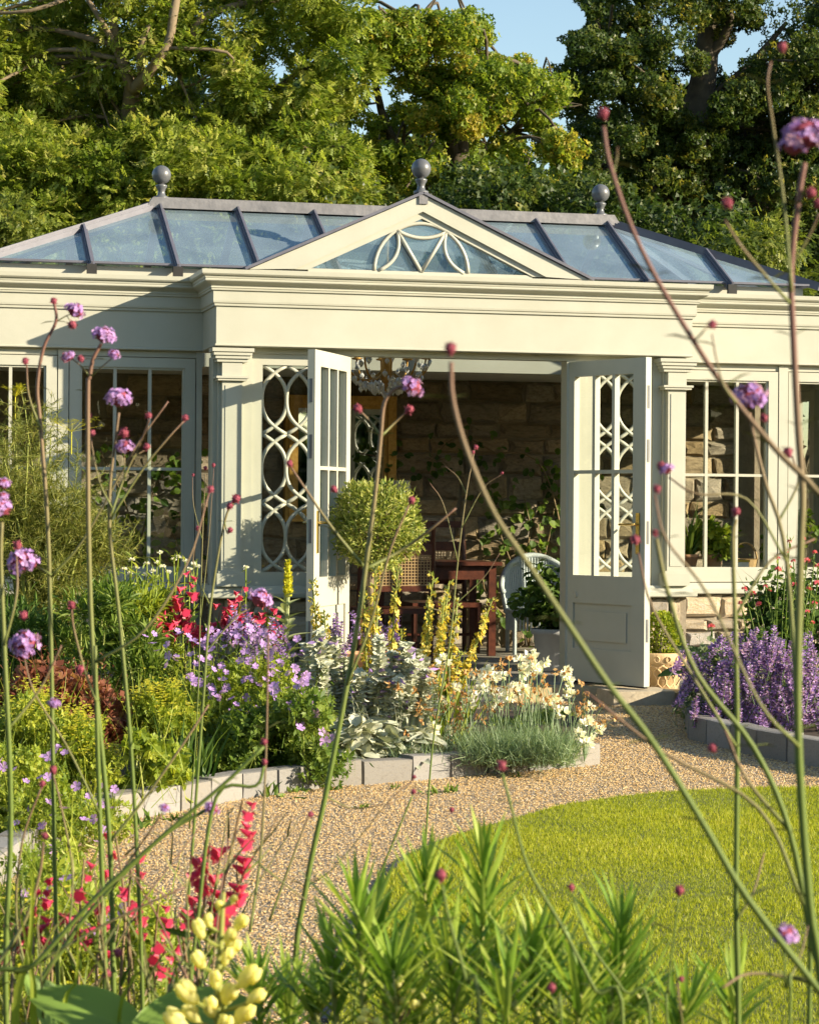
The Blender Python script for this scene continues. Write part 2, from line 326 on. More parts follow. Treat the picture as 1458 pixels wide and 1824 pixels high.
n = 340000; u = rng.random(n); P = np.stack([rng.uniform(-2.4, 3.6, n), 5.2 + 9.4*u**1.2, np.zeros(n)], 1)
keep = ~inpoly(P, LAWN) & ~inpoly(P, BEDL) & ~inpoly(P, BEDR) & (np.abs(P[:,0]) < P[:,1]*.26+.2); P = P[keep]
q = (P - ORG) @ NA; uu = (P - ORG) @ UA; P = P[(q < -.02) | ((q < .5) & (uu > 3.1))]
P[:,2] = .001 + rng.random(len(P))*.005
g = Geo(); g.scatter(T_PEB, P, np.concatenate([rdir(len(P))[:, :2], np.zeros((len(P),1))], 1), (0,0,1), rng.uniform(.005,.0115,len(P))*(1+.06*(P[:,1]-8).clip(0)))
struct('gravel', g, PEB, kind='stuff')
n = 520000; P = np.stack([rng.uniform(-.4, 3.6, n), 4.6+5.3*rng.random(n)**1.1, np.full(n,.012)], 1); P = P[inpoly(P, LAWN) & (np.abs(P[:,0]) < P[:,1]*.30+.3)]
pn = .5+.5*np.sin(P[:,0]*3.1+1.3*np.sin(P[:,1]*2.3))*np.sin(P[:,1]*4.1+P[:,0]); f = rdir(len(P))*.55 + [0,0,1.0]
g = Geo(); g.scatter(T_TRI, P, f, rdir(len(P)), rng.uniform(.010,.024,len(P))*(.8+.5*pn), .0042, v=np.clip(rng.random(len(P))*.7+.3*pn,0,1))
GRASS = leafmat('grass_blades', [(0,(.15,.19,.010)),(.5,(.30,.335,.018)),(.9,(.42,.41,.035)),(1,(.5,.43,.14))], .38, .5)
struct('grass', g, GRASS, kind='stuff')

# rough stones: a few shapes shared by all walls
def rough_stone(seed, d=.5, ins=.12, jit=.06, rel=1.0):
    r = random.Random(seed); g = Geo(); J = lambda a=jit: r.uniform(-a, a)
    o = [(-.5+J(), -.5+J()),(J(.2),-.5+J()),(.5+J(),-.5+J()),(.5+J(),J(.2)),(.5+J(),.5+J()),(J(.2),.5+J()),(-.5+J(),.5+J()),(-.5+J(),J(.2))]
    b = [(x, 0.5, z) for x, z in o]; m = [(x, -.15+J(.1)*rel-.2*(1-rel), z) for x, z in o]; fr = [(x*(1-ins*2), -.5+J(.18)*rel, z*(1-ins*2.4)) for x, z in o]; c = [(J(.15), -.5-.1*rel+J(.15)*rel, J(.15))]
    V = b+m+fr+c; Fc = []
    for i in range(8):
        k = (i+1) % 8; Fc += [(i,k,8+k,8+i),(8+i,8+k,16+k,16+i),(16+i,16+k,24)]
    return g.add(V, Fc).mesh('stone', STONE_IN)
def stone_set(mat, n, s0, **k):
    out = []
    for i in range(n): me = rough_stone(s0+i, **k); me.materials.clear(); me.materials.append(mat); out.append(me)
    return out
STI = stone_set(STONE_IN, 8, 10); STO = stone_set(STONE_OUT, 8, 30, jit=.09)
def lay_stones(parent, meshes, u0, u1, z0, z1, face, depth, hh, wl, name='stone', skip=None):
    z = z0
    while z < z1-.03:
        h = min(random.uniform(*hh), z1-z); h = z1-z if z1-z-h < hh[0]*.6 else h; u = u0 - random.uniform(0, .1)
        while u < u1-.02:
            L = random.uniform(*wl); a, b = max(u, u0), min(u+L, u1)
            if b-a > .05 and not (skip and skip((a+b)/2, z+h/2)):
                o = link(name, random.choice(meshes), parent); o.location = ((a+b)/2, face+depth/2+random.uniform(-.006,.008), z+h/2)
                o.scale = ((b-a)-.014, depth, h-.014); o.rotation_euler = (0, random.uniform(-.03,.03), PI if random.random() < 0 else 0)
            u += L
        z += h

# ================================================================== THE ORANGERY
orang = thing('orangery', 'cream painted garden orangery with hipped glass roof, gable and open double doors', 'orangery', ORG); orang.rotation_euler = (0,0,YAW)
ORI[orang.name] = np.zeros(3)
def bpart(name, geo, mats=PAINT, parent=orang, smooth=False, label=None): return part(name, geo, mats, parent, smooth, label)
UL, UR, WN, BW, DEEP = -2.12, 5.19, .53, 3.07, 3.75
FRONT = [(UL, DEEP), (UL, WN), (0, WN), (0, 0), (BW, 0), (BW, WN), (UR, WN), (UR, DEEP)]
g = Geo(); g.sweep(FRONT, [(-.14,2.168),(0,2.168),(.006,2.172),(.006,2.18),(0,2.184),(0,2.412),(-.14,2.412)]); bpart('frieze', g)
cyma = [(.040+.036*t-.012*math.sin(2*PI*t), 2.52+.052*t) for t in np.linspace(0,1,9)]
g = Geo(); g.sweep(FRONT, [(-.14,2.4125),(.012,2.4125),(.013,2.426),(.02,2.43),(.022,2.441),(.022,2.503),(.034,2.506),(.035,2.516)]+cyma+[(.08,2.574),(.083,2.588),(.094,2.591),(.102,2.60),(.104,2.625),(-.14,2.625)]); bpart('cornice', g)
# flat roof ring, lantern curb
LU0, LU1, LN0, LN1, RN, RZ, EZ = -1.30, 4.37, 1.14, 2.86, 2.0, 3.265, 2.772
g = Geo()
for a in ((UL+.05,UR-.05,WN+.05,LN0,2.585,2.612),(.05,BW-.05,.05,WN+.05,2.585,2.612),(UL+.05,UR-.05,LN1,DEEP+.3,2.585,2.612),(UL+.05,LU0,LN0,LN1,2.585,2.612),(LU1,UR-.05,LN0,LN1,2.585,2.612)): g.box(*a)
bpart('flat_roof', g, LEAD)
g = Geo()                                                    # cream curb under the lantern
for a in ((LU0+.03,LU1-.03,LN0+.03,LN0+.10,2.32,2.752),(LU0+.03,LU1-.03,LN1-.10,LN1-.03,2.21,2.752),(LU0+.03,LU0+.10,LN0+.10,LN1-.10,2.21,2.752),(LU1-.10,LU1-.03,LN0+.10,LN1-.10,2.21,2.752)): g.box(*a)
bpart('lantern_curb', g)
g = Geo()
for a in ((UL+.1,UR-.1,WN+.08,LN0+.03,2.32,2.34),(.12,BW-.12,.12,WN+.08,2.32,2.34),(UL+.1,UR-.1,LN1-.03,DEEP,2.205,2.225),(UL+.1,LU0+.03,LN0+.03,LN1-.03,2.205,2.225),(LU1-.03,UR-.1,LN0+.03,LN1-.03,2.205,2.225)): g.box(*a)
bpart('ceiling', g, WHITEP)
# roof: panes between rafters
RU0, RU1 = -.085, 3.155
raf = [RU0 + .54*i for i in range(7)]
roof = bpart('roof', Geo().box(RU0-.06, RU1+.06, RN-.055, RN+.055, RZ-.02, RZ+.05), LEAD)
g = Geo(); g.prism([(RU0-.1,RZ-.02),(RU0-.05,RZ+.055),(RU1+.05,RZ+.055),(RU1+.1,RZ-.02)], RN-.07, RN+.07); bpart('ridge', g, LEAD, roof)
def slab(P, t=.006):
    P = np.asarray(P, float); nn = nrm(np.cross(P[1]-P[0], P[2]-P[0])); k = len(P); V = np.vstack([P, P - nn*t]); out = [tuple(range(k))]; inn = [tuple(range(2*k-1,k-1,-1))] + [(i,i+k,(i+1) % k+k,(i+1) % k) for i in range(k)]
    g = Geo().add(V, out + inn); g.M[0][1:] = 1; return g       # the coating is on the outer face
def hipn(u): 
    f = (RU0-u)/(RU0-LU0) if u < RU0 else ((u-RU1)/(LU1-RU1) if u > RU1 else 0); return f
ups = [LU0, -.644] + raf + [3.764, LU1]
for side in (0, 1):
    nE = LN0 if side == 0 else LN1
    def top(u): f = hipn(u); return (u, RN+(nE-RN)*f, RZ+(EZ-RZ)*f)
    for a, b in zip(ups[:-1], ups[1:]):
        P = [p for p in [(a,nE,EZ),(b,nE,EZ),top(b),top(a)]]
        Q = [P[0]] + [p for k, p in enumerate(P[1:]) if max(abs(np.subtract(p, P[k]))) > 1e-3]
        if max(abs(np.subtract(Q[-1], Q[0]))) < 1e-3: Q = Q[:-1]
        if side: Q = Q[::-1]
        bpart('pane', slab(Q), [ROOFGLASS, CLEAR], roof)
for s_, uE, uR in ((-1, LU0, RU0), (1, LU1, RU1)):           # hipped ends
    md = (LN0+LN1)/2
    for n0, n1 in ((LN0, md), (md, LN1)):
        Q = [(uE,n0,EZ),(uE,n1,EZ),(uR,RN,RZ)]; bpart('pane', slab(Q if s_ > 0 else Q[::-1]), [ROOFGLASS, CLEAR], roof)
def bar(p, q, wd=.05, ht=.045, up=(0,0,1), over=0):          # roof bar with a raised middle rib
    p, q = np.asarray(p, float), np.asarray(q, float); d = nrm(q-p); q = q + d*over; s_ = nrm(np.cross(d, up)); n_ = np.cross(s_, d); g = Geo()
    def bx(w0, h0, h1):
        V = [e + s_*a*w0/2 + n_*h for e in (p, q) for a, h in ((-1,h0),(1,h0),(1,h1),(-1,h1))]
        g.add(V, [(0,1,2,3),(7,6,5,4),(0,4,5,1),(1,5,6,2),(2,6,7,3),(3,7,4,0)])
    bx(wd, -.022, .012); bx(wd*.55, .012, ht*.62); bx(wd*.25, ht*.62, ht); return g
def endcap(p, d):
    p = np.asarray(p, float) + np.asarray(d)*.092; g = Geo(); g.box(p[0]-.032, p[0]+.032, p[1]-.014, p[1]+.012, p[2]-.062, p[2]+.026); return g
for side in (0, 1):
    nE = LN0 if side == 0 else LN1; dn = -1 if side == 0 else 1
    for u_ in raf + [-.644, 3.764]:
        f = hipn(u_); t0 = np.array((u_, RN+(nE-RN)*f, RZ+(EZ-RZ)*f)); t1 = np.array((u_, nE, EZ))
        rb = bpart('rafter', bar(t0, t1, over=.085), ROOFBAR, roof)
        if side == 0: part('rafter', endcap(t1, nrm(t1-t0)), RUBBER, roof)
    for u_, ur in ((LU0, RU0), (LU1, RU1)): bpart('hip_rafter', bar((ur,RN,RZ+.012), (u_,nE,EZ+.008), .055, .034, over=.08), ROOFBAR, roof)
for uE, uR in ((LU0, RU0), (LU1, RU1)): bpart('rafter', bar((uR,RN,RZ+.01), (uE,RN,EZ+.01), over=.05), ROOFBAR, roof)
g = Geo()
for a in ((LU0,LU1,LN0-.03,LN0+.03,EZ-.008,EZ+.006),(LU0,LU1,LN1-.03,LN1+.03,EZ-.008,EZ+.006),(LU0-.03,LU0+.03,LN0+.03,LN1-.03,EZ-.008,EZ+.005),(LU1-.03,LU1+.03,LN0+.03,LN1-.03,EZ-.008,EZ+.005)): g.box(*a)
bpart('eaves_bar', g, ROOFBAR, roof)
def finial(u_, n_, z, s=1.0):
    prof = [(.05,0),(.05,.02),(.028,.03),(.024,.055),(.03,.075),(.04,.09),(.04,.1),(.022,.108),(.02,.118)] + [(.066*math.sin(t), .172-.066*math.cos(t)) for t in np.linspace(.35, PI, 12)]
    g = Geo(); g.lathe([(r*s, h*s) for r, h in prof], (u_, n_, z), 20); bpart('finial', g, FINIAL, orang, True)
finial(RU0+.015, RN, RZ+.045); finial(RU1-.035, RN, RZ+.045)
# gable
GN, gz, ga = .97, 2.742, 3.272; GC = 1.535
gab = bpart('gable', Geo().prism([(GC-1.165,gz),(GC-.857,gz+.012),(GC,3.162),(GC+.857,gz+.012),(GC+1.165,gz),(GC,ga)], GN, GN+.09), PAINT)
g = Geo()
g.prism([(GC-.857,gz+.0121),(GC-.77,gz+.0121),(GC,3.118),(GC+.77,gz+.0121),(GC+.857,gz+.0121),(GC,3.1619)], GN+.022, GN+.085)
g.box(GC-1.16,GC+1.16,GN+.004,GN+.086,2.60,gz-.001); g.box(GC-.769,GC+.769,GN+.03,GN+.08,gz,gz+.022); bpart('gable_frame', g, PAINT, gab)
g = slab([(GC-.77,GN+.055,gz+.022),(GC+.77,GN+.055,gz+.022),(GC,GN+.055,3.118)][::-1], .005); bpart('pane', g, [GABGLASS, CLEAR], gab)
def arcpts(c, r, a0, a1, y, k=18): return [(c[0]+r*math.cos(t), y, c[1]+r*math.sin(t)) for t in np.linspace(a0, a1, k)]
def arc3(p, q, sag, y, k=12):
    p, q = np.asarray(p), np.asarray(q); d = q-p; nn = np.array((-d[1], d[0]))/np.linalg.norm(d)
    return [tuple(np.insert(p+d*t+nn*sag*4*t*(1-t), 1, y)) for t in np.linspace(0, 1, k)]
gy = GN+.035; zb = gz+.022
for P in (arcpts((GC, zb), .322, 0, PI, gy, 26), arc3((GC-.168,3.035),(GC-.292,zb),.062,gy), arc3((GC+.168,3.035),(GC+.292,zb),-.062,gy),
          arc3((GC-.168,3.035),(GC+.168,3.035),-.046,gy), [(GC-.168,gy,3.035),(GC,gy,zb)], [(GC+.168,gy,3.035),(GC,gy,zb)]):
    g = Geo(); g.tube(P, .0135, 6); bpart('tracery', g, PAINT, gab, True)
groof = bpart('gable_roof', Geo().box(GC-.03,GC+.03,GN-.012,GN+.1,ga-.06,ga+.018), LEAD, gab)   # lead cap at the apex
for s_ in (-1, 1):
    a, b = np.array((GC, GN-.02, ga+.006)), np.array((GC+s_*1.19, GN-.02, gz-.006)); d = nrm(b-a); nn = np.array((-d[2]*s_*-1, 0, abs(d[0])))*1.0
    nn = nrm(np.array((s_*abs(d[2]), 0, abs(d[0])))); V = []
    for e in (a, b):
        for y, h in ((0,0),(0,.018),(.30,.018),(.30,0)): V.append(e + np.array((0,y,0)) + nn*h)
    g = Geo().add(V, [(0,1,2,3),(7,6,5,4),(0,4,5,1),(1,5,6,2),(2,6,7,3),(3,7,4,0)]); bpart('verge_capping', g, ROOFBAR, gab)
    zr = RZ-.03; nend = RN; e0 = np.array((GC, GN+.27, ga-.005)); e1 = np.array((GC+s_*1.165, GN+.27, gz)); r1 = np.array((GC, nend, ga-.02))
    bpart('pane', slab([e1, r1, e0] if s_ < 0 else [e0, r1, e1]), [ROOFGLASS, CLEAR], gab)
finial(GC, GN+.06, ga+.012)
# windows: casement frame with glazing bars and panes; local x along the wall, y into the wall
def casement(u0, n0, ang, wd, z0, z1, cols=3, rows=2, st=.066, railz=.54, name='window'):
    g = Geo(); u0, n0, wd, z0, z1 = u0+.006*math.cos(ang), n0+.006*math.sin(ang), wd-.012, z0+.006, z1-.006   # open joint round the casement
    for a in ((0,st,0,.06,z0,z1),(wd-st,wd,0,.06,z0,z1),(st,wd-st,0,.06,z0,z0+.085),(st,wd-st,0,.06,z1-.062,z1)): g.box(*a)
    gx0, gx1, gz0, gz1 = st, wd-st, z0+.085, z1-.062
    for a in ((gx0,gx0+.013,.012,.05,gz0,gz1),(gx1-.013,gx1,.012,.05,gz0,gz1),(gx0+.013,gx1-.013,.012,.05,gz0,gz0+.013),(gx0+.013,gx1-.013,.012,.05,gz1-.013,gz1)): g.box(*a)
    o = link(name, g.mesh(name, PAINT), orang); o.location = (u0, n0, 0); o.rotation_euler = (0,0,ang); ORI[o.name] = np.zeros(3)
    xs = np.linspace(gx0, gx1, cols+1); zr = gz0 + (gz1-gz0)*.5 if rows == 2 else None; zr = 1.425 if rows == 2 else None
    for x in xs[1:-1]:
        g = Geo(); g.box(x-.010, x+.010, .014, .048, gz0, gz1); part('glazing_bar', g, PAINT, o)
    if zr:
        g = Geo(); g.box(gx0, gx1, .0145, .0475, zr-.009, zr+.009); part('glazing_bar', g, PAINT, o)
    for i in range(cols):
        for a, b in (((gz0, zr), (zr, gz1)) if zr else ((gz0, gz1),)):
            g = Geo(); g.box(xs[i]+.005, xs[i+1]-.005, .03, .034, a+.004, b-.004); part('pane', g, GLASS, o)
    return o
FZ0, FZ1 = .706, 2.128
for u0 in (-.835, -1.70): casement(u0, WN+.03, 0, .80, FZ0, FZ1)
for u0 in (3.105, 3.97): casement(u0, WN+.03, 0, .80, FZ0, FZ1)
for n0 in (.72, 1.70, 2.68): casement(UR-.03, n0, PI/2, .90, FZ0, FZ1); casement(UL+.03, n0+.9, -PI/2, .90, FZ0, FZ1)
casement(.03, .47, -PI/2, .36, FZ0, FZ1, 1, 1); casement(BW-.03, .11, PI/2, .36, FZ0, FZ1, 1, 1)
g = Geo()                                                    # posts, heads and sills round the walls
for u0 in (-.90, -1.78, 3.905, 4.77): g.box(u0, u0+.065, WN+.026, WN+.11, .69, 2.168)
for a in ((-.035,.0,WN+.02,WN+.13,.69,2.168),(BW,BW+.035,WN+.02,WN+.13,.69,2.168),(UL,-1.78,WN+.02,WN+.16,.69,2.168),(4.835,UR,WN+.02,WN+.16,.69,2.168)): g.box(*a)
for a in ((UL+.02,-.002,WN+.04,WN+.14,FZ1,2.2),(BW+.002,UR-.02,WN+.04,WN+.14,FZ1,2.2),(.03,BW-.03,.09,.19,2.132,2.2)): g.box(*a)
for uu in (UL+.02, UR-.12):
    for n0 in (.66, 1.63, 2.61, 3.59): g.box(uu, uu+.1, n0, n0+.085, .69, 2.2)
    g.box(uu, uu+.1, .745, 3.59, 2.1285, 2.2)
bpart('wall_frame', g)
sill = [(-.12,.634),(.035,.634),(.04,.640),(.04,.66),(.02,.668),(.0,.706),(-.12,.706)]
g = Geo(); g.sweep([(UL, DEEP),(UL, WN),(-.01, WN)], sill); bpart('window_sill', g)
g = Geo(); g.sweep([(BW+.01, WN),(UR, WN),(UR, DEEP)], sill); bpart('window_sill', g)
g = Geo(); g.sweep([(0, WN+.1),(0, 0.02),(.775, 0.02)], sill); bpart('window_sill', g)
g = Geo(); g.sweep([(2.295, 0.02),(BW, 0.02),(BW, WN+.1)], sill); bpart('window_sill', g)
def pilaster(u0):
    g = Geo(); g.box(u0-.075, u0+.075, .045, .20, .706, 2.166); g.box(u0-.06, u0+.06, .0, .05, .80, 1.955)
    g.box(u0-.042, u0+.042, -.004, .002, .83, 1.93); pl = bpart('pilaster', g)
    g = Geo(); k = lambda w0, w1, p, z0, z1: g.box(u0-w0, u0+w1, -p, .1, z0, z1)
    for hw, p, z0, z1 in ((.128,.045,2.133,2.155),(.118,.036,2.112,2.133),(.106,.026,2.092,2.112),(.094,.014,2.072,2.092),(.062,.004,1.985,2.072),(.10,.03,1.972,1.985),(.09,.022,1.958,1.972)): k(hw,hw,p,z0,z1)
    bpart('capital', g, PAINT, pl)
    g = Geo()
    for hw, p, z0, z1 in ((.088,.018,.706,.785),(.078,.01,.785,.80)): k(hw,hw,p,z0,z1)
    bpart('pilaster_base', g, PAINT, pl)
pilaster(.10); pilaster(BW-.10)
for a in ((.0,.03,.11,.2,.7,2.168),(BW-.03,BW,.11,.2,.7,2.168),(.684,.75,.085,.19,.09,2.131),(.7505,.815,.07,.19,.09,2.132),(2.255,2.3195,.07,.19,.09,2.132),(2.32,2.386,.085,.19,.09,2.131),(.176,.236,.075,.19,.7,2.132),(2.834,2.894,.075,.19,.7,2.132)): g = Geo(); g.box(*a); bpart('door_post', g)
def lens_panel(u0, u1):                                      # fixed side panel with interlaced arcs
    g = Geo(); z0, z1 = .70, 2.131; st = .068
    for a in ((u0,u0+st,.1,.16,z0,z1),(u1-st,u1,.1,.16,z0,z1),(u0+st,u1-st,.1,.16,z0,z0+.09),(u0+st,u1-st,.1,.16,z1-.066,z1)): g.box(*a)
    o = bpart('side_panel', g); a0, a1, b0, b1 = u0+st, u1-st, z0+.09, z1-.066; wl = (a1-a0)/2; hz = (b1-b0)/3
    for i in range(2):
        for j in range(3):
            for s_ in (-1, 1):
                xs = a0+wl*i if s_ > 0 else a0+wl*(i+1)
                P = [(xs+s_*wl*(1-abs(2*t-1)**2.7), .122+.001*s_, b0+hz*(j+t)) for t in np.linspace(0,1,19)]
                g = Geo(); g.tube(P, .0125, 6); bpart('tracery', g, PAINT, o, True)
    g = Geo(); g.box(a0-.005, a1+.005, .134, .138, b0-.005, b1+.005); bpart('pane', g, GLASS, o)
lens_panel(.238, .682); lens_panel(2.388, 2.832)
def door(hu, ang, L, side, label):
    g = Geo(); z0, z1, T = .108, 2.122, .046; sa, sb = .085, .112
    for a in ((0,sa,0,T,z0,z1),(L-sb,L,0,T,z0,z1),(sa,L-sb,0,T,z1-.095,z1),(sa,L-sb,0,T,.60,.775),(sa,L-sb,0,T,z0,.315),(sa,L-sb,.012,T-.012,.315,.60)): g.box(*a)
    for y0, y1 in ((.004,.012),(T-.012,T-.004)): g.box(sa+.055, L-sb-.055, y0, y1, .365, .55)
    d = link('door', g.mesh('door', PAINT), orang); d.location = (hu, .10, 0); d.rotation_euler = (0,0,ang); d['label'] = label; ORI[d.name] = np.zeros(3)
    gx0, gx1, gz0, gz1 = sa, L-sb, .775, z1-.095; xs = np.linspace(gx0, gx1, 4)
    for x in xs[1:-1]:
        g = Geo(); g.box(x-.013, x+.013, .002, T-.002, gz0, gz1); part('glazing_bar', g, PAINT, d)
    g = Geo(); g.box(gx0, gx1, .0025, T-.0025, 1.425-.011, 1.425+.011); part('glazing_bar', g, PAINT, d)
    for i in range(3):
        for a, b in ((gz0,1.425),(1.425,gz1)):
            g = Geo(); g.box(xs[i]+.004, xs[i+1]-.004, .021, .025, a+.004, b-.004); part('pane', g, GLASS, d)
    for y0, y1, sg in ((-.008,0.0,-1),(T,T+.008,1)):
        g = Geo(); g.box(L-.075,L-.045,y0,y1,.92,1.17); yy = y0-.03 if sg < 0 else y1+.03
        g.tube([(L-.06,(y0+y1)/2,1.10),(L-.06,yy,1.10),(L-.075,yy,1.10),(L-.19,yy,1.098)], .008, 8); part('handle', g, BRASS, d)
    for z in (.45, 1.05, 1.55, 1.88):
        g = Geo(); g.box(L, L+.003, .014, .032, z-.07, z+.07); part('lock_plate', g, FINIAL, d)
    g = Geo(); g.box(.004, L-.004, .012, T-.012, z0-.012, z0); part('draught_strip', g, RUBBER, d)
door(.815, R_(-119), .735, 1, 'left-hinged glazed door standing open with sunlit inner face')
rd = door(2.255, R_(-66), .735, -1, 'glazed door opened past the side panel, khaki inner face in shade')
g = Geo(); g.box(2.2555+.36, 2.2555+.365, .05, .055, 2.13, 2.14)
# plinth of stones under the walls
for a in ((BW-.78,BW-.002,.07,.3,-.05,.634),(BW-.002,UR-.04,WN+.03,WN+.3,-.05,.634),(.04,.78,.07,.3,-.05,.634),(UL+.04,.04,WN+.03,WN+.3,-.05,.634),(UL+.04,UL+.3,WN+.3,DEEP,-.05,.634),(UR-.3,UR-.04,WN+.3,DEEP,-.05,.634)): g = Geo(); g.box(*a); pl = bpart('plinth', g, MORTAR)
lay_stones(pl, STO, BW-.02, UR-.05, .0, .625, WN-.005, .05, (.07,.15), (.10,.30))
lay_stones(pl, STO, 2.32, BW-.04, .0, .625, .035, .05, (.07,.15), (.10,.30))
lay_stones(pl, STO, .06, .76, .0, .625, .035, .05, (.09,.16), (.14,.32))
lay_stones(pl, STO, UL+.03, .0, .0, .625, WN-.005, .05, (.10,.17), (.16,.36))
# back wall of stones, floor
bw = thing('garden_wall', 'dark rubble stone wall seen inside the orangery behind the table', 'stone wall', ORG); bw.rotation_euler = (0,0,YAW); ORI[bw.name] = np.zeros(3)
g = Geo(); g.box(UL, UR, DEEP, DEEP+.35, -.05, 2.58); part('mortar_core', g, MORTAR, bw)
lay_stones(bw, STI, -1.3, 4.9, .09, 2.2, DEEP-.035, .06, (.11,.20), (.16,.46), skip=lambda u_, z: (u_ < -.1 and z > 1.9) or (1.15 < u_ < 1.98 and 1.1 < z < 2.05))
fl = bpart('floor', Geo().box(UL+.1, UR-.1, WN+.04, DEEP, -.05, .08).box(.06, BW-.06, .02, WN+.04, -.05, .0795), MORTAR)
for i in range(7):
    for j in range(6):
        u0, n0 = -.4+.6*i+.3*(j % 2), .03+.6*j; u1, n1 = u0+.594, min(n0+.594, DEEP-.04)
        if n0 < WN and (u0 < .06 or u1 > BW-.06): continue
        g = Geo(); g.box(u0, u1, n0, n1, .06, .088+random.uniform(0,.003)); bpart('flagstone', g, FLAG, fl)
ds = thing('doorstep', 'row of buff stone step blocks under the open right door', 'step', FW(1.5,-.4,0)); 
def boxF(u0,u1,n0,n1,z0,z1):
    g = Geo(); V = [FW(a,b,c) for c in (z0,z1) for a,b in ((u0,n0),(u1,n0),(u1,n1),(u0,n1))]
    return g.add(V, [(3,2,1,0),(4,5,6,7),(0,1,5,4),(1,2,6,5),(2,3,7,6),(3,0,4,7)])
for k in range(6):
    u0 = .86+k*.305; part('step_block', boxF(u0,u0+.298,-.26,.015,-.03,.082+.004*(k % 2)), STEP, ds)
for a in ((2.33,2.72,-.66,-.34,-.03,.088),(2.725,2.86,-.62,-.3,-.03,.075)): part('step_block', boxF(*a), STEP, ds)

# ================================================================== TREES BEHIND
ASHL = leafmat('ash_leaves', [(0,(.07,.12,.016)),(.4,(.19,.25,.035)),(.85,(.33,.36,.075)),(1,(.42,.40,.12))], .45, .4)
MAPL = leafmat('maple_leaves', [(0,(.045,.085,.012)),(.4,(.12,.185,.022)),(.75,(.22,.28,.035)),(.96,(.34,.345,.055)),(1,(.36,.30,.05))], .45, .45)
DARKL = leafmat('dark_leaves', [(0,(.022,.045,.012)),(.55,(.055,.09,.02)),(.88,(.12,.145,.03)),(1,(.24,.22,.04))], .38, .42)
SHRL = leafmat('shrub_leaves', [(0,(.06,.095,.015)),(.5,(.14,.18,.03)),(1,(.26,.27,.06))], .38, .45)
def blob_centres(poly, d, dd, n, gaps=()):
    poly = np.asarray(poly, float); lo, hi = poly.min(0), poly.max(0); out = []
    while len(out) < n:
        p = rng.uniform(lo, hi, (n*3, 2)); p = p[inpoly(p, poly)]
        for x0, y0, r0 in gaps: p = p[np.hypot(p[:,0]-x0, p[:,1]-y0) > r0]
        out += list(p)
    out = out[:n]; dz = d + rng.uniform(-dd, dd, n); return np.array([W(x, y, q) for (x, y), q in zip(out, dz)])
def foliage(g, C, r, per, T, ln, droop=.3, flat=.8, vb=0, inner=.5, wd=None, gaps=()):
    k = len(C); r = np.broadcast_to(r, (k,)) * rng.uniform(.65, 1.3, k); per = int(per); idx = np.repeat(np.arange(k), per)
    D = rdir(len(idx)); rad = rng.random(len(idx))**inner; P = C[idx] + D*(r[idx]*rad)[:, None]*[1,1,flat]
    fw = D*.8 + rdir(len(idx))*.7 + [0,0,-droop]
    vv = np.clip(rng.beta(2,2,len(idx)) + vb + rng.normal(0,.12,k)[idx], 0, 1)
    if len(gaps):
        d = P[:,1]; px = 729 + F*P[:,0]/d; py = HOR - F*(P[:,2]-CZ)/d; ok = np.ones(len(P), bool)
        for x0, y0, r0 in gaps: ok &= np.hypot(px-x0, py-y0) > r0
        P, fw, vv = P[ok], fw[ok], vv[ok]
    up = rdir(len(P))*.6 + [0,0,1]
    g.scatter(T, P, fw, up, ln*rng.uniform(.65, 1.25, len(P)), v=vv, wd=wd)
def tree(name, label, group, trunk, limbs, C, r, per, T, ln, leaf, bark, twigs=60, **kw):
    base = trunk[0][0]; t = thing(name, label, 'tree', base, group)
    g = Geo(); P = smooth_path([p for p, q in trunk], 5); g.tube(P, np.interp(np.linspace(0,1,len(P)), np.linspace(0,1,len(trunk)), [q for p, q in trunk]), 10)
    part('trunk', g, bark, t, True); pts = list(P)
    for L in limbs:
        g = Geo(); Q = smooth_path([p for p, q in L], 5); g.tube(Q, np.interp(np.linspace(0,1,len(Q)), np.linspace(0,1,len(L)), [q for p, q in L]), 8); part('limb', g, bark, t, True); pts += list(Q)
    pts = np.array(pts); g = Geo()
    px_ = lambda c: (729+F*c[0]/c[1], HOR-F*(c[2]-CZ)/c[1])
    CT = [c for c in C[:twigs] if all(math.hypot(px_(c)[0]-q[0], px_(c)[1]-q[1]) > q[2]+26 for q in kw.get('gaps', ()))]
    for c in CT:
        j = np.argmin(np.linalg.norm(pts - c, axis=1) + np.where(pts[:,2] > c[2]+.3, 3, 0)); a = pts[j]; m = (a+c)/2 + rng.normal(0,.2,3) + [0,0,.15]
        e = c + (c-a)*.05 + rng.normal(0,.06,3); L = np.linalg.norm(c-a); g.tube(smooth_path([a,m,c,e],3), np.linspace(.012+.014*min(L,3), .006, 10), 5)
    part('branches', g, bark, t, True)
    g = Geo(); foliage(g, C, r, per, T, ln, **kw); part('crown', g, leaf, t); return t
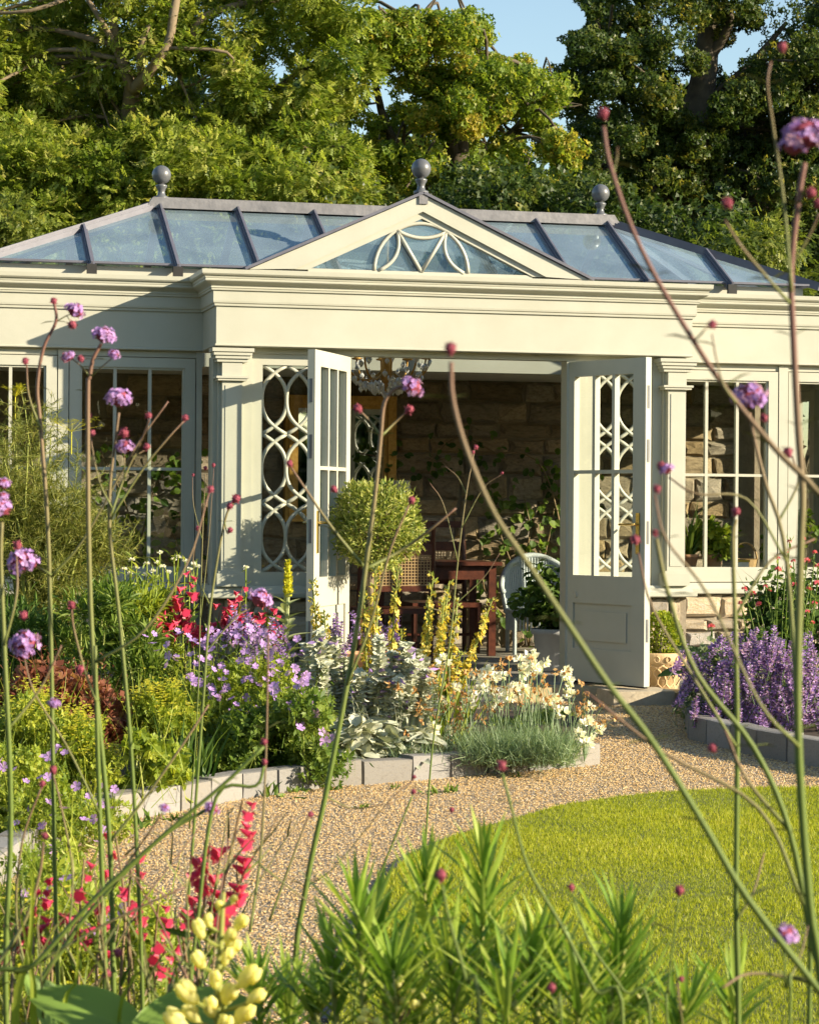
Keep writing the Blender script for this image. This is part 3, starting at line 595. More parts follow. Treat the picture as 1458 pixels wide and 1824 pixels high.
# the big ash on the left
ash_gaps = [(492,125,24),(530,140,16),(545,108,12),(230,105,11),(262,115,9),(300,70,9),(208,50,9),(345,50,10),(240,150,11)]
ashp = [(-120,-260),(560,-260),(655,-60),(648,40),(662,120),(640,190),(600,230),(640,270),(668,330),(640,372),(600,420),(-120,480)]
D0 = 25.5
C = np.vstack([blob_centres(ashp, D0, .9, 360, ash_gaps), blob_centres([(-40,200),(120,260),(300,210),(450,290),(640,270),(645,370),(380,420),(-40,470)], D0-.9, .8, 110)])
tree('ash_tree', 'large sunlit ash tree with forked pale trunk behind the left roof finial', 'trees behind the orangery',
     [(W(250,905,D0+.2)*[1,1,0]+[0,0,-.1],.26),(W(238,500,D0+.1),.2),(W(230,300,D0),.13),(W(233,190,D0-.4),.095),(W(237,150,D0-.6),.085)],
     [[(W(237,160,D0-.6),.072),(W(213,95,D0-.7),.058),(W(203,45,D0-.6),.048),(W(180,-60,D0-.4),.036),(W(150,-200,D0),.04)],
      [(W(238,160,D0-.6),.07),(W(268,125,D0-.9),.056),(W(300,75,D0-1.0),.044),(W(310,20,D0-.9),.05),(W(330,-80,D0-.6),.03)],
      [(W(318,100,D0-.4),.06),(W(338,65,D0-.6),.055),(W(365,30,D0-.6),.042),(W(430,8,D0-.4),.04),(W(520,0,D0-.3),.022)],
      [(W(213,95,D0-.7),.04),(W(170,20,D0-.8),.03),(W(110,-60,D0-.5),.022),(W(20,-90,D0),.012)],
      [(W(252,135,D0-.75),.05),(W(252,85,D0-.9),.04),(W(265,45,D0-.9),.025)],
      [(W(230,300,D0),.08),(W(300,330,D0+.3),.05),(W(480,170,D0+.6),.04),(W(560,110,D0+.4),.02)]],
     C, .29, 170, T_ASHF, .14, ASHL, BARK, 70, gaps=ash_gaps, droop=.1)
D1 = 30
C = blob_centres([(-60,-100),(140,-100),(190,60),(150,200),(190,330),(-60,420)], D1, 1.2, 46, [(10,40,22),(60,70,12)])
tree('maple_tree', 'browner maple showing beyond the left side of the big ash', 'trees behind the orangery', [(W(60,905,D1)*[1,1,0],.25),(W(70,400,D1),.18),(W(90,100,D1),.1)],
     [[(W(75,300,D1),.1),(W(20,150,D1),.06),(W(-20,20,D1),.03)],[(W(85,180,D1),.08),(W(130,60,D1),.05),(W(150,-60,D1),.03)]], C, .48, 300, T_TUFTF, .07, MAPL, BARKD, 40, vb=.12)
# open crowned tree in the middle
D2 = 26.8
mg = [(610,10,34),(935,25,48),(970,60,44),(990,105,20),(665,8,16),(690,-20,40),(720,170,10),(640,235,12),(655,190,12)]
mp = [(600,10),(650,35),(690,22),(760,8),(838,24),(852,90),(905,104),(950,125),(990,150),(1020,200),(1000,420),(600,420)]
C = np.vstack([blob_centres(mp, D2, 1.3, 95, mg), blob_centres([(640,40),(760,15),(845,40),(880,110),(980,150),(1000,240),(640,240)], D2-.8, .6, 34, mg)])
tree('maple_tree', 'open yellow-green tree whose top shows beside the patch of blue sky', 'trees behind the orangery',
     [(W(800,905,D2)*[1,1,0],.26),(W(810,420,D2),.19),(W(815,290,D2),.14),(W(818,200,D2),.08)],
     [[(W(815,290,D2),.1),(W(770,190,D2-.3),.07),(W(735,90,D2-.3),.045),(W(745,30,D2-.2),.02)],[(W(818,220,D2),.08),(W(870,150,D2-.4),.05),(W(848,90,D2-.2),.02)],
      [(W(812,330,D2),.09),(W(900,250,D2-.4),.06),(W(960,180,D2-.4),.03)],[(W(812,350,D2),.09),(W(700,250,D2-.4),.06),(W(660,110,D2-.4),.03)]],
     C, .25, 230, T_TUFTF, .052, MAPL, BARKD, 110, gaps=mg, vb=.15)
# dark tree on the right
D3 = 33
rg = [(1015,30,26),(985,90,22),(1380,40,26),(1400,5,30),(1345,60,14),(1360,110,10),(1275,330,12),(1300,290,9),(1200,90,8),(1255,250,9),(1330,240,8),(1160,330,8),(1105,60,8),(1400,90,14),(1240,140,8),(1130,150,7)]
rp = [(1035,-200),(1330,-200),(1350,20),(1405,60),(1480,90),(1500,470),(1080,470),(1010,330),(1030,210),(1000,140),(1005,80),(1045,40)]
C = np.vstack([blob_centres(rp, D3, 1.4, 260, rg), blob_centres([(1005,80),(1100,20),(1200,60),(1230,300),(1120,400),(1020,330)], D3-1.3, .6, 26, rg)])
tree('maple_tree', 'tall dark ivy-trunked tree filling the sky on the right', 'trees behind the orangery',
     [(W(1215,905,D3)*[1,1,0],.34),(W(1222,420,D3),.30),(W(1232,250,D3),.24),(W(1255,120,D3),.18),(W(1268,-40,D3),.1)],
     [[(W(1232,250,D3),.14),(W(1160,150,D3-.5),.08),(W(1080,90,D3-.6),.04)],[(W(1258,110,D3),.1),(W(1300,30,D3-.3),.05),(W(1250,-60,D3-.6),.02)],[(W(1222,380,D3),.13),(W(1120,320,D3-.5),.08),(W(1030,290,D3-.6),.03)],
      [(W(1240,200,D3),.1),(W(1330,120,D3-.2),.06),(W(1400,40,D3-.2),.03)]],
     C, .28, 200, T_TUFTF, .058, DARKL, BARKD, 100, gaps=rg, vb=.0)
D4 = 33.5
C = blob_centres([(1330,140),(1440,20),(1640,-160),(1800,100),(1700,470),(1330,470),(1300,300)], D4, 1.6, 90, [(1340,240,12),(1400,130,14)])
tree('maple_tree', 'dark tree at the right edge of the photo beside the taller one', 'trees behind the orangery', [(W(1345,905,D4)*[1,1,0],.3),(W(1340,420,D4),.25),(W(1335,280,D4),.2),(W(1350,120,D4),.13)],
     [[(W(1335,280,D4),.1),(W(1420,160,D4),.06),(W(1480,40,D4),.03)],[(W(1340,380,D4),.1),(W(1450,330,D4),.06)]], C, .48, 300, T_TUFTF, .066, DARKL, BARKD, 60)
# understorey
def shrub(name, label, poly, d, dd, n, r, per, T, ln, leaf, cat='shrub', group=None, **kw):
    C = blob_centres(poly, d, dd, n); c0 = C.mean(0)*[1,1,0]; t = thing(name, label, cat, c0, group); g = Geo()
    for c in C[::2]: b = c0 + rng.normal(0,.25,3)*[1,1,0]; g.tube([b, (b+c)/2+rng.normal(0,.1,3), c], [.03,.02,.006], 5)
    part('stems', g, BARKD, t); g = Geo(); foliage(g, C, r, per, T, ln, **kw); part('foliage', g, leaf, t); return t
shrub('elder_bush', 'light green feathery bush behind the right end of the glass roof', [(1290,440),(1340,425),(1400,430),(1460,470),(1560,520),(1560,700),(1280,700),(1270,500)], 23, .7, 34, .33, 190, T_ASHF, .13, SHRL, group='bushes behind the orangery')
shrub('elder_bush', 'low sunlit bush against the far left roof slope', [(-80,350),(20,340),(60,390),(90,430),(60,700),(-80,700)], 22.5, .6, 26, .33, 190, T_ASHF, .13, SHRL, group='bushes behind the orangery')
shrub('laurel_bush', 'dark evergreen bush in shade behind the glass ridge', [(560,330),(700,320),(900,340),(1100,350),(1300,400),(1300,760),(560,760)], 24.5, .8, 95, .46, 230, T_TUFTF, .066, DARKL, group='bushes behind the orangery', vb=-.1)
C = np.vstack([blob_centres([(-250,150),(600,150),(700,250),(1100,260),(1300,150),(1700,60),(1700,620),(-250,620)], 44, 3, 100), blob_centres([(-250,330),(1700,330),(1700,640),(-250,640)], 38, 2, 80), blob_centres([(-1500,150),(-250,250),(-250,880),(-1500,880)], 42, 3, 90), blob_centres([(1700,150),(2800,150),(2800,880),(1700,880)], 42, 3, 90), blob_centres([(-250,640),(1700,640),(1700,890),(-250,890)], 40, 2, 40)])
g = Geo(); foliage(g, C, 1.05, 90, T_TUFTF, .24, vb=-.1)
a = rng.uniform(R_(150), R_(322), 330); B = np.stack([48*np.cos(a), 6+46*np.sin(a), rng.uniform(.5, 7, 330)], 1); foliage(g, B, 2.3, 45, T_TUFT, .75, vb=-.1)   # unseen leaf clumps behind the camera, added so the windows reflect dark
struct('far_woodland', g, DARKL, kind='stuff')

# ================================================================== INSIDE AND AT THE DOOR
def ftube(g, P, r, n=6, **k): return g.tube([FW(*p) for p in P], r, n, **k)
def fbox(g, u0,u1,n0,n1,z0,z1, **k):
    V = [FW(a,b,c) for c in (z0,z1) for a,b in ((u0,n0),(u1,n0),(u1,n1),(u0,n1))]
    return g.add(V, [(3,2,1,0),(4,5,6,7),(0,1,5,4),(1,2,6,5),(2,3,7,6),(3,0,4,7)], **k)
FZ = .09
# table
t = thing('dining_table', 'dark red mahogany table by the stone wall behind the cane chair', 'table', FW(2.2,2.9,FZ))
g = Geo(); fbox(g,1.72,2.58,2.62,3.3,.765,.792); part('tabletop', g, WOODR, t)
g = Geo(); fbox(g,1.78,2.52,2.68,2.70,.66,.764); fbox(g,1.78,2.52,3.22,3.24,.66,.764); fbox(g,1.78,1.80,2.701,3.219,.66,.764); fbox(g,2.50,2.52,2.701,3.219,.66,.764); part('apron', g, WOODR, t)
for a, b in ((1.76,2.66),(2.49,2.66),(1.76,3.2),(2.49,3.2)):
    g = Geo(); fbox(g,a,a+.055,b,b+.055,FZ,.763); part('leg', g, WOODR, t)
# cane chair seen from the back, and a second one beyond
def cane_chair(lab, u, n, face):
    t = thing('cane_chair', lab, 'chair', FW(u,n,FZ), 'cane back dining chairs'); s_ = face
    for a in (-.26,.26):
        g = Geo(); ftube(g, [(u+a,n,FZ),(u+a,n,.46),(u+a,n-.03*s_,.75),(u+a,n-.07*s_,1.09)], [.019,.021,.02,.015], 8); part('back_post', g, WOODR, t)
        g = Geo(); ftube(g, [(u+a*.95,n+.44*s_,FZ),(u+a*.95,n+.44*s_,.45)], [.016,.021], 8); part('leg', g, WOODR, t)
    g = Geo(); fbox(g,u-.27,u+.27,min(n,n+.46*s_),max(n,n+.46*s_),.44,.475); part('seat', g, WOODR, t)
    g = Geo(); y = n-.055*s_; fbox(g,u-.25,u+.25,y-.012,y+.012,.86,.93); fbox(g,u-.25,u+.25,y-.012,y+.012,.60,.64); fbox(g,u-.25,u+.25,y-.012,y+.012,1.04,1.09); part('back_rail', g, WOODR, t)
    g = Geo()
    for k in range(22): x = u-.24+.48*k/21; fbox(g,x-.0035,x+.0035,y-.003,y+.003,.64,.86)
    for k in range(11): z = .645+.21*k/10; fbox(g,u-.245,u+.245,y-.0025,y+.0025,z-.0035,z+.0035)
    part('cane_panel', g, CANE, t, kind='stuff')
    g = Geo(); ftube(g,[(u-.25,n+.2*s_,.22),(u+.25,n+.2*s_,.22)],.011); part('stretcher', g, WOODR, t)
cane_chair('cane back chair with its back to the door, half hidden by the clipped olive tree', 1.60, 1.95, 1)
cane_chair('second cane back chair facing the table from the wall side', 2.25, 3.42, -1)
# painted wicker armchair
t = thing('wicker_chair', 'pale blue-grey wicker armchair in the corner beside the stone wall', 'armchair', FW(2.98,2.9,FZ))
cu, cn = 3.0, 2.95; g = Geo(); k = 46
for i in range(k):
    a = PI*(-.02+1.04*i/(k-1)); x, y = cu-.29*math.cos(a), cn+.27*math.sin(a)*.95; zt = .56+.27*max(0,math.sin(a))**1.3
    g.tube([FW(x,y,.40),FW(x*1.0-.03*math.cos(a),y+.02,zt)], .013, 5)
for zz in (.43,.50): g.tube([FW(cu-.29*math.cos(a), cn+.257*math.sin(a), zz) for a in np.linspace(0,PI,20)], .009, 5)
part('backrest', g, WICKER, t)
g = Geo(); g.tube([FW(cu-.32*math.cos(a), cn+.28*math.sin(a), .56+.27*max(0,math.sin(a))**1.3) for a in np.linspace(-.06,PI+.06,26)], .022, 8); part('arm_rim', g, WICKER, t, True)
g = Geo(); g.lathe([(.0,.40),(.29,.40),(.30,.42),(.28,.44),(0,.445)], FW(cu,cn,0), 24); part('seat', g, WICKER, t)
g = Geo()
for i in range(30): a = PI+PI*i/29; g.tube([FW(cu+.285*math.cos(a), cn+.27*math.sin(a)-.0, .27),FW(cu+.285*math.cos(a), cn+.27*math.sin(a), .40)], .010, 5)
part('skirt', g, WICKER, t)
for a, b in ((-.27,-.16),(.27,-.16),(-.22,.2),(.22,.2)):
    g = Geo(); ftube(g,[(cu+a,cn+b,FZ),(cu+a,cn+b,.42)],[.015,.02],8); part('leg', g, WICKER, t)
# table lamp
lu, ln_ = 1.86, 2.88; t = thing('table_lamp', 'table lamp with pale patterned drum shade behind the olive tree', 'lamp', FW(lu,ln_,.792))
g = Geo(); g.lathe([(.07,0),(.07,.02),(.03,.04),(.045,.12),(.06,.2),(.04,.3),(.012,.34),(.012,.46)], FW(lu,ln_,.792), 14); part('base', g, BRASS, t, True)
g = Geo(); g.lathe([(.085,1.268),(.07,1.395)], FW(lu,ln_,0), 20); part('lamp_shade', g, SHADE, t, True)
# gilt mirror
m0, m1, mz0, mz1 = 1.12, 2.0, 1.08, 2.06; t = thing('mirror', 'tall gilt framed mirror on the stone wall reflecting the cream windows', 'mirror', FW(1.56,3.68,1.08))
for a in ((m0,m0+.1,3.6,3.69,mz0,mz1),(m1-.1,m1,3.6,3.69,mz0,mz1),(m0+.1,m1-.1,3.602,3.69,mz0,mz0+.1),(m0+.1,m1-.1,3.602,3.69,mz1-.1,mz1)):
    g = Geo(); fbox(g,*a); b = (a[0]+.03,a[1]-.03,a[2]-.02,a[2]+.001,a[4]+.03,a[5]-.03); fbox(g,*b); part('frame', g, GILT, t)
g = Geo(); fbox(g,m0+.1,m1-.1,3.65,3.655,mz0+.1,mz1-.1); part('glass', g, MIRROR, t)
# chandelier
ch = thing('chandelier', 'gilt and crystal chandelier hanging inside the doorway under the lantern', 'chandelier', FW(1.535,2.0,2.2)); cc = np.array((1.535,2.0))
g = Geo(); ftube(g,[(1.535,2.0,2.02),(1.535,2.0,3.24)],.012); g.lathe([(0,.0),(.03,.02),(.05,.08),(.03,.16),(.045,.22),(.02,.3)], FW(1.535,2.0,2.06), 12); part('stem', g, GILT, ch, True)
def drop(kind):
    g = Geo()
    if kind == 0: g.lathe([(0,-1),(.30,-.62),(.36,-.38),(.2,-.08),(0,.0)], (0,0,0), 6); g.lathe([(0,.02),(.1,.1),(0,.2)], (0,0,0), 5)
    else: g.lathe([(0,-1),(.24,-.45),(0,.0)], (0,0,0), 4); g.lathe([(0,.02),(.09,.1),(0,.19)], (0,0,0), 5)
    return g.mesh('crystal_drop', CRYSTAL)
DR = [drop(0), drop(1)]
def crystal(u_, n_, z, s): put('crystal_drop', random.choice(DR), ch, FW(u_,n_,z), (0,1,0), (0,0,1), s)
for k in range(10):
    a = 2*PI*k/10+.2; r = .31; ca, sa = math.cos(a), math.sin(a)
    g = Geo(); P = [(cc[0]+ca*q, cc[1]+sa*q, z) for q, z in ((.03,2.16),(.12,2.10),(.22,2.10),(.29,2.17),(.31,2.25))]; g.tube(smooth_path([FW(*p) for p in P],4), .0075, 6); part('arm', g, GILT, ch, True)
    g = Geo(); g.lathe([(.0,0),(.035,.005),(.04,.015),(.02,.02),(.014,.1),(.0,.11)], FW(cc[0]+ca*r,cc[1]+sa*r,2.25), 10); part('candle_cup', g, GILT, ch, True)
    for q, z, s in ((.31,2.235,.06),(.29,2.215,.05),(.22,2.09,.055),(.15,2.085,.065),(.26,2.12,.05),(.33,2.26,.045),(.18,2.07,.05),(.10,2.06,.06),(.24,2.16,.045)):
        b = a+random.uniform(-.18,.18); crystal(cc[0]+math.cos(b)*q, cc[1]+math.sin(b)*q, z+random.uniform(-.015,.03), s*random.uniform(.85,1.15))
for k in range(8): a = 2*PI*k/8; crystal(cc[0]+.09*math.cos(a), cc[1]+.09*math.sin(a), 2.06, .075)
g = Geo(); g.lathe([(.024*math.sin(q), -.024*math.cos(q)) for q in np.linspace(0.05,PI-.05,9)], FW(1.535,2.0,1.985), 12); part('crystal_ball', g, CRYSTAL, ch)
g = Geo(); ftube(g,[(1.535,2.0,2.005),(1.535,2.0,2.07)],.003,4); part('ball_wire', g, GILT, ch)
# leaf materials for the garden
def LM(n, *c, t=.35, r=.5): return leafmat(n, list(c), t, r)
GREEN = LM('mid_green_leaves', (.05,.10,.015), (.13,.20,.03), (.22,.27,.05))
LIME = LM('lime_leaves', (.11,.17,.02), (.23,.29,.03), (.36,.38,.045))
DEEPG = LM('deep_green_leaves', (.03,.07,.012), (.07,.13,.025), (.13,.2,.04))
SILVER = LM('silver_leaves', (.30,.33,.23), (.43,.45,.33), (.58,.58,.47), t=.12, r=.8)
BLUEG = LM('blue_green_leaves', (.09,.15,.07), (.19,.27,.14), (.30,.37,.21), t=.25)
OLIVE = LM('olive_leaves', (.08,.13,.02), (.27,.31,.065), (.52,.52,.17), t=.3, r=.42)
VINE = LM('vine_leaves', (.04,.08,.015), (.10,.17,.03), (.2,.28,.05), t=.4)
FENN = LM('fennel_fronds', (.07,.10,.015), (.16,.18,.03), (.27,.25,.06), t=.3)
BRONZE = LM('bronze_leaves', (.10,.03,.02), (.2,.07,.04), (.33,.16,.08))
GREYG = LM('grey_green_leaves', (.07,.11,.05), (.14,.19,.09), (.22,.26,.13))
STEM = LM('verbena_stems', (.10,.15,.025), (.15,.17,.05), (.19,.14,.075), (.16,.07,.06), t=0, r=.55)
YSTEM = LM('yellow_green_stems', (.2,.26,.04), (.3,.33,.08), (.4,.38,.14), t=.2)
VIOL = LM('violet_petals', (.30,.17,.46), (.45,.27,.60), (.58,.38,.70), t=.3, r=.7)
MAUVE = LM('mauve_petals', (.26,.15,.5), (.40,.25,.62), (.55,.4,.72), t=.3, r=.7)
CRIM = LM('crimson_buds', (.17,.03,.05), (.28,.06,.09), (.4,.12,.16), t=.1, r=.7)
RED = LM('red_petals', (.48,.025,.08), (.62,.06,.14), (.76,.22,.28), t=.35)
PINK = LM('pink_petals', (.55,.08,.15), (.68,.14,.2), (.78,.28,.3), t=.35)
WHITEF = LM('white_petals', (.72,.70,.62), (.8,.78,.72), (.86,.84,.78), t=.3, r=.7)
TAN = LM('dry_seed_heads', (.3,.13,.04), (.48,.25,.09), (.62,.42,.2), t=.3)
YELF = LM('yellow_petals', (.50,.38,.04), (.62,.48,.07), (.72,.6,.18), t=.35)
ACID = LM('acid_yellow_flowers', (.35,.36,.02), (.5,.47,.03), (.62,.55,.06), t=.35)
CREAMY = LM('cream_yellow_petals', (.66,.62,.16), (.76,.72,.28), (.84,.8,.42), t=.45)
PURP = LM('purple_blue_petals', (.27,.15,.46), (.44,.28,.62), (.58,.42,.72), t=.3, r=.7)
TWIG = LM('brown_stems', (.12,.08,.04), (.2,.14,.07), (.28,.2,.11), t=0)
# olive standard in front of the left jamb
oc = W(672,940,13.9); t = thing('olive_tree', 'clipped olive ball on a pale stem in front of the open doorway', 'potted tree', oc*[1,1,0])
g = Geo(); g.lathe([(.0,.0),(.13,.0),(.15,.02),(.18,.26),(.2,.27),(.2,.31),(.175,.31),(.165,.27),(0,.265)], oc*[1,1,0]+[-.03,0,0], 20); part('pot', g, TERRA, t, True)
g = Geo(); b0 = oc*[1,1,0]+[-.035,0,.26]; g.tube(smooth_path([b0, b0+[.01,0,.25], b0+[-.005,0,.5], oc],4), [.02]*13, 8)
for k in range(26): dd = rdir(1)[0]; g.tube([oc-[0,0,.12], oc+dd*.1, oc+dd*.24], [.01,.007,.003], 4)
part('trunk', g, BARK, t, True)
g = Geo(); n = 6500; D = rdir(n); P = oc + D*(.275*(.35+.65*rng.random(n)**.4)*(1+.13*np.sin(D[:,0]*5+1)*np.sin(D[:,2]*6)+.07*np.sin(D[:,1]*9+D[:,0]*4)))[:,None]*[1,1,1.0]
P = P[(P[:,2] > oc[2]-.245)]; D = nrm(P-oc); g.scatter(T_LANCE, P, D*.55+rdir(len(P))*.75+[0,0,.3], rdir(len(P)), rng.uniform(.026,.052,len(P)), rng.uniform(.010,.017,len(P))); part('crown', g, OLIVE, t)
# vines on the wall
def vine(lab, runs, n, mat, size=.07):
    t = thing('climbing_plant', lab, 'climber', FW(runs[0][0][0],3.68,FZ), 'climbers on the stone wall'); g = Geo(); pts = []
    for r_ in runs: P = smooth_path([FW(u_,3.66-random.uniform(0,.06),z) for u_,z in r_],6); g.tube(P, np.linspace(.009,.003,len(P)), 5); pts.append(P)
    part('stem', g, TWIG, t, True); pts = np.vstack(pts); P = pts[rng.integers(0,len(pts),n)] + rng.normal(0,.075,(n,3)); 
    P = P - NA*np.maximum(0, ((P-ORG)@NA) - 3.66)[:,None]
    fw = rdir(n)*.7 + [0,0,-.4] - NA*.3; g = Geo(); g.scatter(T_BROAD, P, fw, -NA+rdir(n)*.5, rng.uniform(.7,1.3,n)*size, rng.uniform(.6,.95,n)*size); part('foliage', g, mat, t)
vine('sunlit vine with broad leaves climbing the wall right of the table', [[(3.1,.1),(3.0,.6),(2.85,1.0),(2.78,1.35)],[(3.1,.1),(3.2,.7),(3.3,1.2),(3.25,1.55)],[(3.0,.6),(3.1,1.0),(3.05,1.3)],[(3.1,.2),(2.75,.5),(2.72,.9)],[(3.3,1.2),(3.5,1.4),(3.6,1.2)]], 250, VINE)
vine('thin leafy shoots trailing across the dark upper wall', [[(3.5,.3),(3.2,1.5),(2.7,1.62),(2.3,1.56)],[(2.9,1.58),(2.5,1.75),(2.2,1.45)],[(2.1,.8),(2.05,1.3),(1.95,1.55),(1.7,1.62)]], 130, DEEPG, .06)
vine('vine hanging in the left window in front of sunlit stone', [[(-.2,.1),(.0,.9),(.15,1.4),(.4,1.62)],[(.0,.9),(-.15,1.3),(-.3,1.6)],[(.15,1.4),(.42,1.3),(.5,1.0)],[(.3,.1),(.35,.7),(.2,1.1)]], 210, VINE)
# potted bushy plant near the right door
def lathe_pot(nm, g_prof, c, mat, par, nn=22): g = Geo(); g.lathe(g_prof, c, nn); return part(nm, g, mat, par, True)
pc = FW(2.5,1.05,FZ); t = thing('potted_plant', 'dark leafy plant in a pale grey rimmed pot just inside the right door', 'potted plant', pc)
lathe_pot('pot', [(.0,0),(.115,0),(.12,.01),(.15,.25),(.165,.255),(.168,.29),(.15,.29),(.145,.25),(0,.24)], pc, GREYPOT, t)
g = Geo(); C = pc + rng.normal(0,1,(16,3))*[.1,.1,.1] + [-.02,0,.47]; foliage(g, C, .11, 75, T_BROAD, .05); part('foliage', g, DEEPG, t)
g = Geo()
for c in C: g.tube([pc+[0,0,.24], (pc+c)/2+[0,0,.1], c], .004, 4)
part('stems', g, TWIG, t)
# things on the inner window ledge on the right
g = Geo(); fbox(g,3.1,4.9,WN+.15,WN+.62,.752,.778); o = part('window_ledge', g, PAINT, bw)
for lab, u_, h, T, mt, k in (('spiky green plant in a terracotta pot, tallest behind the right window', 3.40,.42,T_BLADE,GREEN,60),('bushy flowering plant in a terracotta pot beside the basket on the ledge',3.58,.27,T_LANCE,LIME,170),('small arching plant in a terracotta pot at the left of the ledge',3.27,.2,T_BLADE,GREEN,40),('leafy plant on the ledge behind the second right window',4.12,.34,T_LANCE,GREEN,160)):
    pc = FW(u_,.92,.778); t = thing('potted_plant', lab, 'potted plant', pc, 'pots on the window ledge'); lathe_pot('pot', [(0,0),(.05,0),(.07,.085),(.078,.09),(.078,.11),(.062,.11),(0,.095)], pc, TERRA, t, 16)
    g = Geo(); 
    if T is T_BLADE: D = rdir(k)*[.5,.5,.2]+[0,0,.8]; g.scatter(T, np.repeat(pc[None]+[0,0,.09],k,0)+rng.normal(0,.02,(k,3))*[1,1,0], D, rdir(k), rng.uniform(.5,1.1,k)*h, .022)
    else:
        C = pc + rng.normal(0,1,(12,3))*[.06,.06,h*.22] + [0,0,.1+h*.45]; foliage(g, C, h*.28, k//3, T, .055, wd=None)
        for c in C: g.tube([pc+[0,0,.09], c], .003, 4)
    part('foliage', g, mt, t)
bk = FW(3.80,.88,.778); t = thing('basket', 'small hooped basket standing on the ledge inside the right window', 'basket', bk)
g = Geo(); g.lathe([(0,0),(.075,0),(.09,.075),(.094,.08),(.085,.082),(.07,.01),(0,.01)], bk, 18); part('bowl', g, CANE, t)
g = Geo(); g.tube([bk+UA*.088*math.cos(a)+np.array([0,0,.075+.115*math.sin(a)]) for a in np.linspace(0,PI,16)], .007, 6); part('handle', g, CANE, t, True)
bx = FW(3.735,.78,.778); t = thing('seed_box', 'little white box leaning by the basket on the ledge', 'box', bx); g = Geo(); fbox(g,3.70,3.78,.76,.80,.778,.84); part('box_body', g, WHITEP, t); g = Geo(); fbox(g,3.695,3.785,.755,.805,.84,.852); part('lid', g, YELF, t)
# lattice pot with box ball by the right pilaster
pc = FW(2.80,-.18,.0); t = thing('lattice_pot', 'buff terracotta pot with lattice sides holding a clipped box ball', 'potted shrub', pc)
lathe_pot('pot', [(0,0),(.115,0),(.12,.02),(.112,.045),(.10,.055),(.108,.06),(.148,.225),(.158,.23),(.160,.285),(.152,.295),(.138,.295),(.13,.24),(0,.235)], pc, BUFF, t, 28)
for k in range(14):
    for s_ in (-1,1):
        g = Geo(); P = [pc+np.array([(.104+.044*q)*math.cos(2*PI*k/14+s_*q*.75+.25*s_*math.sin(q*2*PI)), (.104+.044*q)*math.sin(2*PI*k/14+s_*q*.75+.25*s_*math.sin(q*2*PI)), .062+.16*q]) for q in np.linspace(0,1,9)]; g.tube(P, .0065, 5); part('lattice_band', g, BUFF, t, True)
    a = 2*PI*k/14; c = pc + [.162*math.cos(a), .162*math.sin(a), .257]; e = np.array([-math.sin(a), math.cos(a), 0]); g = Geo(); g.tube([c+e*.016*math.cos(q)+np.array([0,0,.018*math.sin(q)]) for q in np.linspace(0,2*PI,11)], .004, 4); part('rim_ring', g, BUFF, t, True)
g = Geo(); n = 2600; D = rdir(n); P = pc+[0,0,.36]+D*(.135*rng.uniform(.75,1.05,n))[:,None]*[1,1,1.35]; g.scatter(T_BROAD, P, D+rdir(n)*.5, rdir(n), .02); part('foliage', g, LIME, t)
g = Geo(); g.tube([pc+[0,0,.23],pc+[0,0,.4]],.015); part('stem', g, BARKD, t)

# ================================================================== KERBS
KS = stone_set(KERB, 6, 60, ins=.02, jit=.016, rel=.12)
def kerb(lab, path, d_in, h, L, meshes, name='kerb_stone', z0=-.02, dep=.09):
    P = np.asarray(path, float); seg = np.linalg.norm(np.diff(P, axis=0), axis=1); cum = np.concatenate([[0], np.cumsum(seg)]); s = 0.0
    t = thing('stone_edging', lab, 'edging', (*P[0], 0), 'stone edgings')
    while s < cum[-1]-.03:
        l = min(L*random.uniform(.85,1.15), cum[-1]-s); a = np.array([np.interp(s, cum, P[:,i]) for i in (0,1)]); b = np.array([np.interp(s+l, cum, P[:,i]) for i in (0,1)])
        d = nrm(b-a); nn = np.array([-d[1], d[0]])*d_in; c = (a+b)/2 + nn*(dep/2-.024); hh = h*random.uniform(.92,1.06); o = link(name, random.choice(meshes), t)
        o.location = (*(c-P[0]), z0+hh/2+.0); o.rotation_euler = (random.uniform(-.03,.03), random.uniform(-.02,.02), math.atan2(d[1], d[0]) + (0 if d_in > 0 else PI)); o.scale = (np.linalg.norm(b-a)-.003, dep, hh); s += l
    return t
kerb('pale stone block edging curving along the front of the left flower bed', KERBP, -1, .125, .235, KS)
kerb('shaded dark stone edging round the catmint bed on the right', KERBR, 1, .15, .27, KS, dep=.1)
EB = stone_set(BRICKD, 4, 70, ins=.05, jit=.03, rel=.2)
kerb('dark brick lawn edging between gravel and grass behind the leafy stems', [tuple(p) for p in LAWN[7:14]], 1, .035, .2, EB, 'edging_brick', -.022, .06)

